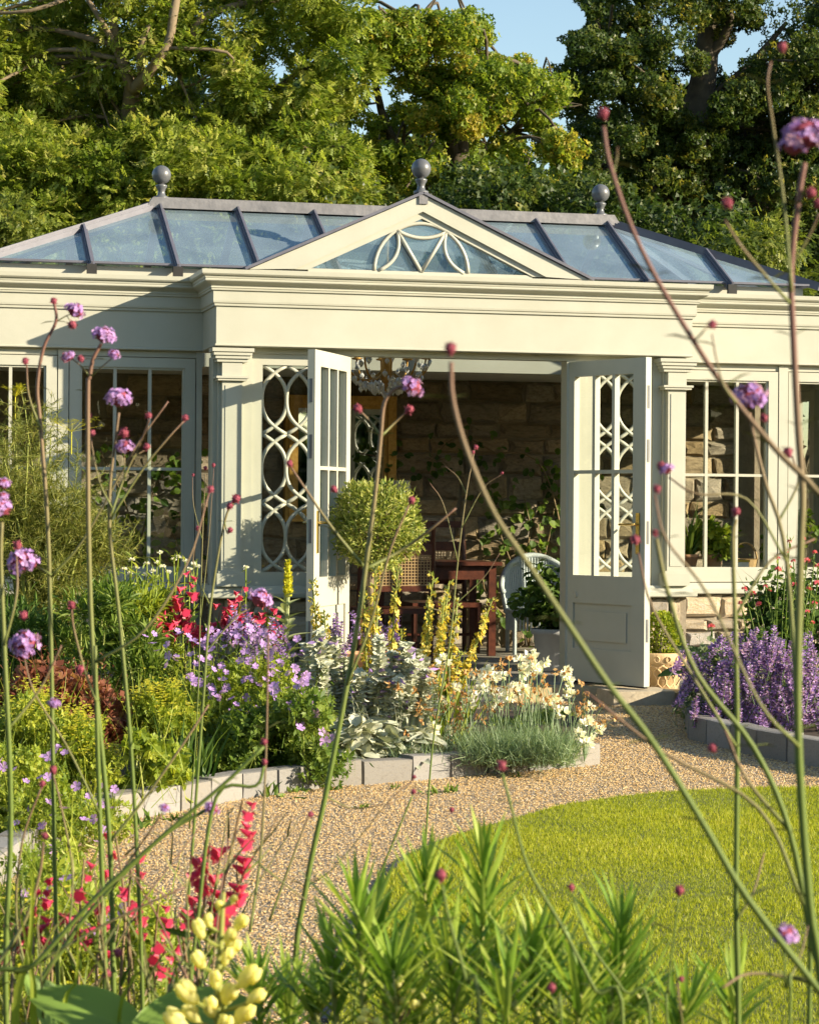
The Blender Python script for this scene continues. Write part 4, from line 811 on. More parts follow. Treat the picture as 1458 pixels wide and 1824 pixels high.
# ================================================================== PLANTS IN THE BEDS
def bell():                                                  # tubular flower hanging along +Y
    g = Geo(); g.lathe([(.06,0),(.11,.15),(.2,.5),(.25,.75),(.40,1.0)], (0,0,0), 7, ax=(0,1,0), v=.35); 
    for k in range(5): a = 2*PI*k/5; g.add([(.25*math.cos(a-.5),.8,.25*math.sin(a-.5)),(.25*math.cos(a+.5),.8,.25*math.sin(a+.5)),(.55*math.cos(a+.3),1.02,.55*math.sin(a+.3)),(.55*math.cos(a-.3),1.02,.55*math.sin(a-.3))],[(0,1,2,3)], v=.85)
    return g.mesh('bell_flower', RED)
BELL = bell()
def five(name, mat, seed): 
    g = Geo(); T = rosette(5, .95, .35, seed); g.scatter(T, (0,0,0), (0,1,0), (0,0,1), 1.0, v=.6)
    V = np.concatenate(g.V); g2 = Geo(); r = random.Random(seed)
    for k in range(5):
        a = 2*PI*k/5 + r.uniform(-.1,.1); c, s = math.cos(a), math.sin(a); P = [(0,0,0),(.30,.5,.16),(.38,.85,.26),(.0,1.0,.25),(-.38,.85,.26),(-.30,.5,.16)]
        g2.add([(x*c-y*s, z, x*s+y*c) for x, y, z in P], [(0,1,2,3),(0,3,4,5)], v=r.uniform(.3,.9))
    return g2.mesh(name, mat)
GER = [five('flower', VIOL, s) for s in (1,2,3)]
def ruffle(name, mat, n, seed, flat=.7, ln=.75, wd=.6):
    rs = np.random.default_rng(seed); D = nrm(rs.normal(size=(n,3))); D[:,1] = np.abs(D[:,1]); g = Geo(); g.scatter(T_DIA, D*.25*[1,flat,1], D+rs.normal(size=(n,3))*.3, rs.normal(size=(n,3)), ln, wd); return g.mesh(name, mat)
PINKW = [ruffle('flower', WHITEF, 18, s) for s in (4,5)]
def spike(name, mats, kind, seed):
    rs = np.random.default_rng(seed); g = Geo()
    if kind == 'nep':
        g.tube([(0,0,0),(.01,.5,.01),(0,1,0)], [.012,.01,.004], 4, v=.5, mi=1)
        for y in np.linspace(.25,.97,11):
            m = 8 if y < .85 else 5; a = rs.random(m)*2*PI; D = np.stack([np.cos(a), rs.uniform(.1,.7,m), np.sin(a)],1); g.scatter(T_DIA, np.stack([0*a,0*a+y+rs.normal(0,.012,m),0*a],1), D, rs.normal(size=(m,3)), rs.uniform(.07,.13,m)*(1.1-.5*y), .055); g.scatter(T_DIA, [(0,y,0)]*3, D[:3]+[0,.5,0], D[:3], .06, .04, mi=1)
    elif kind == 'sta':
        g.tube([(0,0,0),(0,.5,.008),(0,1,0)], [.022,.022,.012], 5, v=.4)
        for y in np.linspace(.30,1.0,15):
            m = 11; a = rs.random(m)*2*PI; D = np.stack([np.cos(a), rs.uniform(.15,.8,m), np.sin(a)],1); pk = rs.random(m) < .05; g.scatter(T_DIA, np.stack([0*a,0*a+y-.02,0*a],1), D, rs.normal(size=(m,3)), rs.uniform(.055,.085,m)*(1.25-.55*y), .045, v=rs.uniform(.3,1,m))
            if rs.random() < .5: g.scatter(T_DIA, [(0,y,0)], D[:1], D[1:2], .075, .04, mi=1)
    elif kind == 'sis':
        g.tube([(0,0,0),(.006,.5,.0),(0,1,0)], [.011,.009,.005], 5, v=.4, mi=1)
        for y in np.linspace(.28,.985,19):
            m = 3; a = rs.random(m)*2*PI; D = np.stack([np.cos(a), rs.uniform(.2,.9,m), np.sin(a)],1); p = np.stack([.022*np.cos(a),0*a+y+rs.normal(0,.01,m),.022*np.sin(a)],1); T = T_STAR if y < .85 else T_DIA; g.scatter(T, p, D, rs.normal(size=(m,3)), rs.uniform(.022,.036,m)*(1.15-.35*y)); g.scatter(T_DIA, p*[.2,1,.2], D+[0,.6,0], D+.3, .05, .022, mi=1)
    return g.mesh(name, mats)
NEP = [spike('flower_spike', [PURP, GREYG], 'nep', s) for s in (1,2,3,4)]
STA = [spike('flower_spike', [SILVER, MAUVE], 'sta', s) for s in (1,2,3)]
SIS = [spike('flower_spike', [YELF, YSTEM], 'sis', s) for s in (1,2,3,4)]
def plant(name, lab, cat, base, group='plants in the left flower bed'): return thing(name, lab, cat, base, group)
def clump(t, polys, r, per, T, ln, mat, wd=None, stems=None, name='foliage', n=20, d=10, dd=.4, inner=.5, **kw):
    C = blob_centres(polys, d, dd, n); C[:,2] = np.maximum(C[:,2], .09); g = Geo(); foliage(g, C, r, per, T, ln, wd=wd, inner=inner, **kw)
    m = n*9; Q = C[rng.integers(0,len(C),m)] + rng.normal(0,.06,(m,3)); Q[:,2] = np.maximum(Q[:,2]-.06,.04); g.scatter(T_BLADE, Q, rng.normal(0,.4,(m,3))+[0,0,1], rdir(m), rng.uniform(.10,.26,m), .0035)
    e = Q + (rng.normal(0,.3,(m,3))+[0,0,1])*rng.uniform(.08,.2,m)[:,None]; g.scatter(T_LANCE, e, rdir(m)+[0,0,.3], rdir(m), rng.uniform(.5,1.1,m)*ln, ln*.22)
    o = part(name, g, mat, t)
    if stems:
        g = Geo()
        for c in C: b = c*[1,1,0]+rng.normal(0,.06,3)*[1,1,0]+[0,0,.03]; g.tube([b,(b+c)/2+rng.normal(0,.03,3),c],[.005,.004,.002],4)
        part('stems', g, stems, t)
    return C
def strew(t, name, meshes, px, d, dd, s, upmix=(0,-.5,.7), jit=.5):
    gs_ = Geo()
    for x, y in px:
        p = W(x, y, d+rng.uniform(-dd, dd)); gs_.tube([p-[rng.normal(0,.03),-.03,.09], p-[0,-.015,.035], p], .0009, 3); put(name, random.choice(meshes), t, p, nrm(np.array(upmix)+rng.normal(0,jit,3)), rdir(1)[0], s*random.uniform(.8,1.2))
    part('flower_stems', gs_, GREEN, t)
def rpx(poly, n, lo=0): 
    poly = np.asarray(poly, float); out = []
    while len(out) < n:
        p = rng.uniform(poly.min(0), poly.max(0), (n*4,2)); out += list(p[inpoly(p, poly)])
    return out[:n]
B = lambda x, y, d: W(x, y, d)*[1,1,0]+[0,0,.04]
# fennel
t = plant('fennel', 'tall feathery fennel with yellowish stems in front of the far left window', 'herb', B(70,1200,12.3)); g = Geo(); gf = Geo()
for k in range(34):
    x1 = rng.uniform(-50,225); y1 = 690+abs(x1-40)*1.15+rng.uniform(0,280); P = smooth_path([B(70+rng.uniform(-50,50),1240,12.3), W((70+x1)/2+rng.uniform(-15,15),980,12.3+rng.uniform(-.3,.3)), W(x1,y1,12.3+rng.uniform(-.5,.5))],6); g.tube(P, np.linspace(.011,.003,len(P)), 5)
    for j in range(3, len(P)):
        for _ in range(5):
            a = P[j]+rng.normal(0,.02,3); e = a + nrm(rng.normal(0,1,3)*[1,1,.5]+[0,0,.45])*rng.uniform(.10,.24); m = 26; q = rng.random(m)[:,None]; S = a+(e-a)*q; gf.scatter(T_BLADE, S, rdir(m)*.8+nrm(e-a)*.7, rdir(m), rng.uniform(.03,.075,m), .0034)
            gf.tube([a,e],.0014,3)
part('stem', g, YSTEM, t, True); part('fronds', gf, FENN, t)
for x, y, r_ in ((128,752,30),(28,690,16)):
    g = Geo(); c = W(x,y,12.1); b = c-[0,0,.05]
    for k in range(22):
        e = c+np.array([rng.normal(0,1),rng.normal(0,1),rng.uniform(-.3,.3)])*r_*12.1/F*.75; g.tube([b,e],.0007,3); g.scatter(T_STAR, np.repeat(e[None],6,0)+rng.normal(0,.008,(6,3)), (0,0,1), rdir(6), .009)
    g.tube([b-[0,0,.12],b],.003,4); part('flower_umbel', g, TAN if x == 130 else ACID, t)
# lush green clumps behind
for lab, poly, d, mat, T, ln in (('bright green willow-leaved clump beside the fennel', [(150,1075),(215,1060),(270,1110),(285,1240),(140,1260),(120,1150)], 11.2, GREEN, T_LANCE, .075),('shadowed dark green clump under the fennel at the left edge', [(-20,1090),(90,1100),(130,1180),(120,1250),(-20,1250)], 11.5, DEEPG, T_LANCE, .08),('yellow-green leafy clump left of the red penstemons', [(215,1070),(300,1080),(310,1180),(240,1230)], 11.6, LIME, T_LANCE, .07)):
    t = plant('leafy_plant', lab, 'plant', B(sum(p[0] for p in poly)/len(poly), 1250, d)); clump(t, poly, .10, 130, T_LANCE, ln, mat, wd=.017, stems=YSTEM, n=22, d=d, dd=.35, droop=-.5)
t = plant('white_everlasting', 'upright stems with small white button flowers under the left window', 'plant', B(300,1130,12.4)); g = Geo()
for x, y in ((235,998),(243,1012),(262,1005),(280,1003),(285,985),(290,1010),(310,998),(318,993),(330,1000),(345,1005),(222,1015),(232,1022),(352,1010),(258,1025),(300,1020),(272,1018),(438,1012),(338,1015)):
    c = W(x,y,12.4+rng.uniform(-.2,.2)); b = B(x+rng.uniform(-12,12),1130,12.4); P = smooth_path([b,(b+c)/2+rng.normal(0,.01,3),c],5); g.tube(P,.0035,4); k = 22; Q = P[rng.integers(2,len(P),k)]; g.scatter(T_LANCE,Q,rdir(k)+[0,0,.7],rdir(k),.045,.012); put('flower', PINKW[0], t, c, (0,0,1), rdir(1)[0], .022)
part('stems', g, LIME, t)
# broad leaved canna-like plant
LEAFB = Geo().scatter(([(x*(1-.0*y)*math.sin(PI*min(1,(y*.93+.05)))**.75, y, -.45*y*y+.16*abs(x)*2*(1-y)) for y in np.linspace(0,1,7) for x in (-.5,-.25,0,.25,.5)], [(i*5+j,i*5+j+1,(i+1)*5+j+1,(i+1)*5+j) for i in range(6) for j in range(4)]), (0,0,0),(0,1,0),(0,0,1),1.0, v=.5)
BIGLEAF = [Geo.mesh(LEAFB, 'leaf', m, (0,0,0), True) for m in (LM('broad_leaves',(.12,.2,.04),(.15,.23,.05),(.2,.27,.06),t=.45,r=.35), DEEPG, LM('hosta_leaves',(.16,.28,.06),(.21,.33,.07),(.26,.38,.09),t=.4,r=.4))]
HR = [(x*math.sin(PI*min(1,(y*.93+.05)))**.7, y, -.5*y*y+.3*abs(x)*(1-y)+.012*math.cos(x*62)) for y in np.linspace(0,1,12) for x in np.linspace(-.5,.5,21)]
HOSTA = Geo().add(HR, [(i*21+j,i*21+j+1,(i+1)*21+j+1,(i+1)*21+j) for i in range(11) for j in range(20)], v=.5).mesh('leaf', BIGLEAF[2].materials[0], (0,0,0), True)
def leaves(t, specs, me, name='leaf'):
    for x, y, d, fx, fy, fz, L, wd in specs:
        p = W(x,y,d); put(name, me, t, p, (fx,fy,fz), (-.1,-.45,.9) if fz < .9 else (0,-1,.2), L, sx=wd, sz=L)
        g = Geo(); g.tube([p*[1,1,0]+[0,.02,.02], p],.006,5); part('leaf_stalk', g, YSTEM, t)
t = plant('canna', 'broad paddle-leaved plant left of the red penstemons', 'plant', B(265,1180,11.8)); leaves(t, [(262,1140,11.8,-.25,-.1,.95,.24,.17),(300,1150,11.8,.35,-.2,.8,.2,.12),(235,1160,11.8,-.6,-.3,.7,.2,.12)], BIGLEAF[0])
# red penstemons at the back
def penstemon(lab, stems, d, n, s, grp='red penstemons', me=None, leafs=12):
    t = thing('penstemon', lab, 'flowering plant', B(stems[0][0], stems[0][1]+60, d), grp); g = Geo(); gl = Geo()
    for bx, by, tx, ty in stems:
        b, e = W(bx,by,d), W(tx,ty,d+rng.uniform(-.1,.1)); s_0 = s; P = smooth_path([b*[1,1,0]+[0,0,.03], b, (b+e)/2+rng.normal(0,.006,3), e],5); g.tube(P, np.linspace(.0035,.0018,len(P)),5)
        for q in np.linspace(.42,1,n): 
            c = b+(e-b)*q; a = rng.uniform(0,2*PI); dr = np.array([math.cos(a)*.8, math.sin(a)*.5-.4, -.35]); put('flower', BELL, t, c+nrm(dr)*.006, dr, (0,0,1), s*random.uniform(.75,1.15)*(1.1-.45*max(0,q-.7)/.3))
        k = leafs; Q = P[rng.integers(0,max(2,len(P)*2//3),k)]; gl.scatter(T_LANCE,Q,rdir(k)*.8+[0,0,.7],rdir(k),rng.uniform(1.6,2.6,k)*s,.45*s)
    part('stem', g, TWIG, t); part('leaves', gl, GREEN, t); return t
penstemon('red penstemon below the left window with the tallest flowered stem', [(310,1150,340,1015),(285,1150,295,1085),(330,1150,325,1090),(300,1140,318,1060),(345,1150,350,1110)], 11.4, 9, .05)
penstemon('red penstemon in front of the left pilaster', [(405,1150,432,1045),(390,1150,395,1075),(420,1150,420,1085),(435,1150,440,1095)], 11.4, 9, .05)
penstemon('red penstemon just left of the woolly mullein', [(470,1165,478,1075),(455,1160,452,1090),(485,1165,492,1095)], 11.4, 8, .05)
# mullein
t = plant('mullein', 'pale woolly mullein with a yellow bud spike before the left door edge', 'flowering plant', B(508,1200,11.2)); MUL = LM('mullein_leaves',(.28,.32,.13),(.38,.42,.2),(.46,.48,.26),t=.25,r=.75); ML = Geo.mesh(LEAFB,'leaf',MUL,(0,0,0),True)
g = Geo(); P = [W(508,1220,11.2),W(510,1130,11.2),W(513,1060,11.2)]; g.tube([P[0]*[1,1,0]]+P,[.012,.012,.011,.009],6); part('stem', g, MUL, t)
g = Geo(); a, b = W(513,1062,11.2), W(513,998,11.2); m = 150; q = rng.random(m); an = rng.random(m)*2*PI; D = np.stack([np.cos(an),np.sin(an),0*an+.5],1); g.scatter(T_DIA, a+(b-a)*q[:,None]+D*(.022*(1.05-q)**.6)[:,None]*.6, D, rdir(m), .018, .014); g.tube([a,b],[.02,.008],6,v=.3); part('flower_spike', g, ACID, t)
for i in range(20): z = 1205-i*7.5; an = i*2.4; p = W(509,z,11.2); put('leaf', ML, t, p, (math.cos(an),math.sin(an)*.9,.55+.05*i), (-.3*math.cos(an),-.3*math.sin(an),1), .17-.005*i, sx=.075-.0023*i)
# sisyrinchium
for lab, sp, d in (('yellow sisyrinchium spike against the left door', [(575,1240,556,1036),(590,1240,577,1090)],11.0),('yellow sisyrinchium spikes crowded below the olive ball', [(662,1240,668,1010),(655,1240,648,1055),(690,1250,708,1015),(668,1250,672,1085),(715,1240,714,1120)],11.0),('tallest group of yellow sisyrinchium spikes in front of the cane chair', [(745,1250,772,1022),(770,1250,800,1036),(775,1250,790,1070),(755,1250,765,1080),(795,1250,815,1068)],11.1),('yellow sisyrinchium spike leaning right before the doorway', [(815,1235,878,1064),(800,1240,822,1160)],11.1)):
    t = plant('sisyrinchium', lab, 'flowering plant', B(sp[0][0],1290,d)); gl = Geo()
    for bx, by, tx, ty in sp:
        b, e = W(bx,by,d), W(tx,ty,d+rng.uniform(-.1,.1)); put('flower_spike', random.choice(SIS), t, b-(e-b)*.25, e-b, rdir(1)[0], np.linalg.norm(e-b)*1.25, sx=.7, sz=.7)
        k = 7; gl.scatter(T_BLADE, np.repeat(B(bx,1260,d)[None],k,0)+rng.normal(0,.02,(k,3))*[1,1,0], nrm(e-b)+rng.normal(0,.22,(k,3)), rdir(k), rng.uniform(.28,.5,k), .016)
    part('leaves', gl, LIME, t)
# purple catmint wands between
def wands(lab, px, d, L, grp='plants in the left flower bed', name='catmint', per=26, fol=None):
    x0 = np.mean([p[0] for p in px]); t = plant(name, lab, 'flowering plant', B(x0, max(p[1] for p in px)+60, d), grp)
    for x, y in px:
        e = W(x,y,d+rng.uniform(-.25,.25)); f = nrm(rng.normal(0,.32,3)+[0,-.15,1]); put('flower_spike', random.choice(NEP), t, e-f*L, f, rdir(1)[0], L*random.uniform(.8,1.15), sx=L*1.45, sz=L*1.45)
    if fol: clump(t, fol[0], fol[1], fol[2], T_BROAD, .03, GREYG, stems=GREYG, n=fol[3], d=d+.35, dd=.3)
    return t
wands('purple catmint wands beside the open left door foot', [(598,1090),(612,1100),(590,1120),(625,1088),(606,1125),(633,1112),(580,1105)], 11.3, .2)
wands('purple catmint wands among the yellow spikes', [(672,1108),(700,1102),(690,1120),(708,1098),(660,1135),(680,1130)], 11.4, .19)
wands('violet catmint haze below the red penstemons', [(x,y) for x,y in zip(rng.uniform(415,500,18), rng.uniform(1085,1150,18))], 11.1, .2)
# hardy geraniums
def geranium(lab, poly, fl, n, d, dd, mat, nf, s, r=.14, per=170, ln=.036, me=GER):
    t = plant('geranium', lab, 'flowering plant', B(np.mean([p[0] for p in poly]), max(p[1] for p in poly), d)); C = clump(t, poly, r, per, T_TUFT2, ln, mat, stems=YSTEM, n=n, d=d, dd=dd)
    strew(t, 'flower', me, rpx(fl, nf), d-dd*.9, .12, s, jit=.45)
geranium('large violet geranium mound behind the curved stone edging', [(310,1215),(420,1195),(540,1210),(570,1330),(440,1380),(330,1340),(270,1260)], [(255,1130),(430,1110),(540,1140),(565,1260),(470,1330),(380,1250),(280,1180)], 46, 10.4, .5, LIME, 150, .019, r=.12, ln=.028)
geranium('low green geranium foliage with violet flowers beside the lambs ear', [(400,1300),(570,1250),(590,1370),(420,1410),(330,1400)], [(430,1200),(570,1180),(600,1330),(520,1300)], 26, 9.85, .25, GREEN, 22, .026, r=.11)
geranium('pale violet geranium sprawling in the left corner before the bed', [(-40,1330),(90,1320),(200,1370),(210,1480),(100,1560),(-40,1600)], [(-20,1330),(120,1330),(215,1400),(200,1500),(60,1560),(-20,1560)], 34, 7.9, .3, LIME, 45, .017, r=.09, ln=.022, per=120)
geranium('violet geranium flowers strewn low among the front penstemons', [(60,1560),(200,1560),(280,1680),(200,1760),(20,1760)], [(20,1540),(180,1560),(280,1660),(240,1740),(20,1740)], 22, 5.2, .3, LIME, 26, .017, r=.10, ln=.022)
# yellow and bronze plants on the left
def daub(name, lab, poly, d, n, mat, T, ln, flw=None, fm=None, fn=0, r=.1, per=150, wd=None):
    t = plant(name, lab, 'plant', B(np.mean([p[0] for p in poly]), max(p[1] for p in poly)+20, d)); C = clump(t, poly, r, per, T, ln, mat, wd=wd, stems=YSTEM, n=n, d=d, dd=.25)
    if fm: g = Geo(); m = fn; P = C[rng.integers(0,len(C),m)] + rdir(m)*[1,1,.6]*r*.9 + [0,-.03,r*.6]; cl = P.repeat(9,0)+rng.normal(0,.018,(m*9,3)); g.scatter(T_STAR, cl, (0,-.3,1), rdir(len(cl)), .0085); part('flowers', g, fm, t, kind='stuff')
    return t
daub('alchemilla', 'lime yellow lady’s mantle froth in the middle of the left bed', [(255,1240),(320,1235),(330,1290),(260,1300)], 9.6, 8, LIME, T_TUFT2, .025, fm=ACID, fn=60, r=.07)
daub('spurge', 'acid yellow spurge along the left side of the bed', [(-20,1280),(60,1255),(150,1270),(215,1330),(180,1420),(60,1400),(-20,1380)], 8.9, 26, LIME, T_TUFT2, .024, fm=ACID, fn=190, r=.085)
daub('heuchera', 'dark red leaved heuchera patch between fennel and yellow spurge', [(40,1225),(130,1220),(220,1260),(225,1320),(120,1300),(30,1280)], 9.6, 20, BRONZE, T_TUFT, .035)
daub('lady_mantle', 'rounded pale green leaves behind the first kerb stones', [(225,1320),(300,1310),(320,1390),(240,1420)], 8.9, 9, LIME, T_TUFT, .03, r=.06, per=60)
daub('scabious', 'low yellow-green foliage tangled at the lower left corner', [(-60,1540),(60,1590),(180,1660),(330,1760),(330,1900),(-60,1900)], 4.9, 26, LIME, T_TUFT2, .014, fm=ACID, fn=40, r=.07, per=120)
t = plant('daylily', 'fan of dark strap leaves behind the kerb in the middle of the left bed', 'plant', B(330,1400,9.2)); k = 46; g = Geo(); g.scatter(T_BLADE, np.repeat(B(330,1395,9.2)[None],k,0)+rng.normal(0,.04,(k,3))*[1,1,0], rng.normal(0,.42,(k,3))+[.05,-.1,1], rdir(k), rng.uniform(.2,.36,k), .018); part('leaves', g, DEEPG, t)
# lamb's ear
t = plant('lambs_ear', 'silver lamb’s ear with woolly flower spikes at the centre of the bed edge', 'flowering plant', B(650,1370,10.3)); SL = Geo.mesh(LEAFB,'leaf',SILVER,(0,0,0),True)
for x, y in rpx([(555,1270),(620,1255),(740,1270),(775,1330),(740,1352),(590,1360)], 135):
    a = rng.uniform(0,2*PI); put('leaf', SL, t, W(x,y+8,10.1+(1352-y)*.004+rng.uniform(-.1,.1)), (math.cos(a),math.sin(a)-.5,rng.uniform(.15,.8)), (-.4*math.cos(a),-.5-.3*math.sin(a),1), random.uniform(.06,.12), sx=random.uniform(.032,.046))
for bx, tx, ty in ((560,556,1165),(572,575,1185),(585,583,1150),(598,600,1140),(610,615,1175),(575,560,1210),(640,640,1200),(655,668,1190),(672,676,1140),(690,697,1165),(700,702,1185),(712,722,1150),(722,733,1178),(735,742,1160),(745,752,1175),(750,762,1195),(545,545,1150),(590,592,1200),(628,622,1225),(660,655,1215),(705,712,1210),(730,728,1205),(758,768,1215),(604,606,1212),(566,568,1130),(683,690,1200)):
    b, e = W(bx+rng.uniform(-4,4),1300,10.4), W(tx,ty,10.4+rng.uniform(-.25,.25)); put('flower_spike', random.choice(STA), t, b, e-b, rdir(1)[0], np.linalg.norm(e-b)*1.03, sx=.8, sz=.8)
g = Geo(); clump(t, [(560,1290),(750,1290),(760,1345),(580,1350)], .08, 90, T_BROAD, .06, SILVER, n=14, d=10.35, dd=.2)
# pinks
t = plant('garden_pinks', 'white double pinks over a blue-green grassy cushion at the bed corner', 'flowering plant', B(910,1370,10.4)); g = Geo()
for x0, y0, x1, k in ((820,1285,905,2000),(880,1275,1000,2800),(960,1295,1025,900),(690,1310,800,700)):
    P = np.array([W(rng.uniform(x0,x1), rng.uniform(y0,1352), 10.35+rng.uniform(-.3,.3)) for _ in range(k)]); P[:,2] = np.clip(P[:,2]*.55,.04,.2); g.scatter(T_BLADE, P, rng.normal(0,.55,(k,3))+[.0,-.25,.9], rdir(k), rng.uniform(.07,.14,k), .003)
part('leaves', g, BLUEG, t)
fl = [(850,1205),(868,1195),(875,1248),(895,1205),(925,1180),(945,1170),(958,1185),(970,1178),(1008,1195),(992,1250),(880,1235),(915,1225),(842,1240),(858,1228),(935,1232),(785,1250),(797,1305),(770,1300),(725,1275),(700,1240),(1040,1290),(1030,1310),(1045,1325),(1065,1300),(1000,1270),(985,1248),(928,1198),(1048,1260),(905,1240),(790,1180),(1052,1318),(1038,1330),(920,1365),(950,1320),(812,1225),(862,1212),(948,1195)]
fl = fl + [(x,y) for x,y in rpx([(690,1230),(840,1190),(1000,1180),(1060,1290),(900,1240),(720,1310)], 14)]
gs = Geo(); gt = Geo(); tn = rpx([(680,1200),(740,1160),(840,1200),(940,1160),(1010,1190),(1110,1290),(1090,1320),(1010,1260),(900,1260),(800,1320),(690,1330)], 150)
for x, y in fl:
    p = W(x,y,10.5+rng.uniform(-.35,.35)); put('flower', random.choice(PINKW), t, p, nrm(np.array((0,-.7,.6))+rng.normal(0,.3,3)), rdir(1)[0], random.uniform(.034,.048)); b = B(np.clip(x+rng.uniform(-40,40),700,1040),1330,10.45); gs.tube(smooth_path([b,(b+p)/2+[0,0,.05],p],3),.0018,3)
for x, y in tn:
    p = W(x,y,10.5+rng.uniform(-.35,.35)); m = 6; gt.scatter(T_DIA, np.repeat(p[None],m,0)+rng.normal(0,.006,(m,3)), rdir(m)+[0,0,.4], rdir(m), .024, .014); b = B(np.clip(x+rng.uniform(-40,40),700,1040),1330,10.45); gs.tube(smooth_path([b,(b+p)/2+[0,0,.05],p],3),.0016,3)
part('flower_stems', gs, BLUEG, t); part('seed_heads', gt, TAN, t, kind='stuff')
# right hand bed
fo = [(1215,1190),(1300,1150),(1470,1140),(1480,1320),(1360,1330),(1240,1300)]
wands('big purple catmint billowing over the right hand bed', [tuple(p) for p in rpx([(1222,1130),(1270,1125),(1330,1110),(1470,1120),(1475,1300),(1380,1310),(1270,1265),(1212,1235)], 190)], 12.0, .2, 'plants in the right flower bed', fol=(fo,.11,90,34))
t = plant('bergenia', 'broad glossy green leaves under the right window above the catmint', 'plant', B(1265,1220,13.4), 'plants in the right flower bed'); leaves(t, [(1262,1180,13.4,-.7,-.2,.7,.2,.1),(1270,1185,13.4,.6,-.3,.7,.22,.11),(1245,1190,13.3,-.3,-.5,.8,.2,.11),(1290,1180,13.4,.9,-.2,.5,.2,.1),(1300,1170,13.4,.3,-.4,.8,.2,.1),(1230,1200,13.2,-.9,-.3,.3,.18,.1),(1280,1200,13.2,.1,-.8,.6,.18,.1)], BIGLEAF[1])
VAL = [ruffle('flower_head', PINK, 26, s, .8, .5, .4) for s in (8,9)]
t = plant('red_valerian', 'red valerian with wiry stems in front of the second right window', 'flowering plant', B(1400,1200,12.7), 'plants in the right flower bed'); g = Geo()
for x, y, s in ((1405,965,.02),(1402,985,.014),(1385,995,.018),(1385,1015,.028),(1404,1010,.022),(1404,1030,.014),(1436,1000,.03),(1456,1010,.03),(1415,1043,.03),(1362,1045,.02),(1325,1050,.026),(1340,1058,.028),(1318,1075,.022),(1350,1077,.028),(1370,1052,.016),(1440,1050,.026),(1450,1075,.024),(1437,1090,.02),(1445,1110,.022),(1266,1117,.03),(1455,1040,.03),(1430,960,.02),(1450,985,.024),(1412,1000,.02)):
    p = W(x,y,12.7+rng.uniform(-.25,.25)); put('flower_head', random.choice(VAL), t, p, nrm(rng.normal(0,.25,3)+[0,-.2,1]), rdir(1)[0], s*1.15); b = B((x+1400)/2 if x > 1290 else x,1200,12.7); P = smooth_path([b,(b+p)/2+rng.normal(0,.02,3),p],4); g.tube(P,.003,4); k = 9; g.scatter(T_LANCE,P[rng.integers(1,len(P),k)],rdir(k),rdir(k),.05,.016)
part('stems', g, GREEN, t)
t = plant('shrub', 'dark leafy shrub behind the catmint at the right edge', 'shrub', B(1440,1250,13.0), 'plants in the right flower bed'); clump(t, [(1320,1090),(1480,1000),(1520,1180),(1330,1190)], .12, 110, T_BROAD, .04, DEEPG, stems=TWIG, n=20, d=13.2, dd=.2)
# seedlings in the gravel along the kerb
WL = ['small green weed in the gravel, leftmost along the pale kerb','tallest green weed in the gravel against the left kerb stones','small weed seedling right of the tallest one by the left kerb','weed clump in the gravel under the violet geraniums, left of three','broad weed clump in the gravel, middle of three under the geraniums','weed clump in the gravel under the geraniums, right of three','small weed in the gravel in front of the silver lamb’s ear','wider weed tuft in the gravel in front of the lamb’s ear','lone weed sprig standing out in the middle of the gravel','tiny weed sprig at the foot of the white pinks, left one','tiny weed sprig at the foot of the white pinks, right one','weed seedling in the gravel just behind the tall red penstemon','small weed sprig below the left end of the silver leaves']
for wl, (x, y, s) in zip(WL, ((235,1478,1.3),(262,1470,1.5),(300,1462,1),(480,1420,1.6),(505,1412,1.4),(530,1412,.9),(770,1415,.8),(800,1412,1.1),(645,1440,.7),(860,1378,.6),(920,1385,.6),(330,1462,1),(700,1405,.6))):
    p = G(x,y,.0); k = 16; g = Geo(); g.scatter(T_LANCE, np.repeat(p[None],k,0)+rng.normal(0,.02*s,(k,3))*[1,.6,0], rdir(k)+[0,0,.5], rdir(k), .045*s*rng.uniform(.6,1.2,k), .014*s)
    o = struct('gravel_weed', g, GREEN, kind='thing'); tag(o, wl, 'weed', 'weeds in the gravel')
# ground cover over the bare soil
C = np.array([B(x,y,G(x,y)[1]) for x, y in rpx([(-60,1300),(330,1290),(700,1280),(1000,1270),(1010,1335),(760,1365),(520,1385),(330,1415),(200,1440),(60,1500),(-60,1540)], 60)]); g = Geo(); foliage(g, C, .10, 90, T_TUFT2, .03, flat=.5); struct('ground_cover', g, GREEN, kind='stuff')
C = np.array([[rng.uniform(-1.9,-.2), rng.uniform(11.5,13.6), .12] for _ in range(50)] + [[rng.uniform(-3.6,-1.6), rng.uniform(8.0,13.0), .12] for _ in range(60)]); g = Geo(); foliage(g, C, .16, 90, T_LANCE, .06, flat=.8, wd=.02); struct('ground_cover', g, DEEPG, kind='stuff')

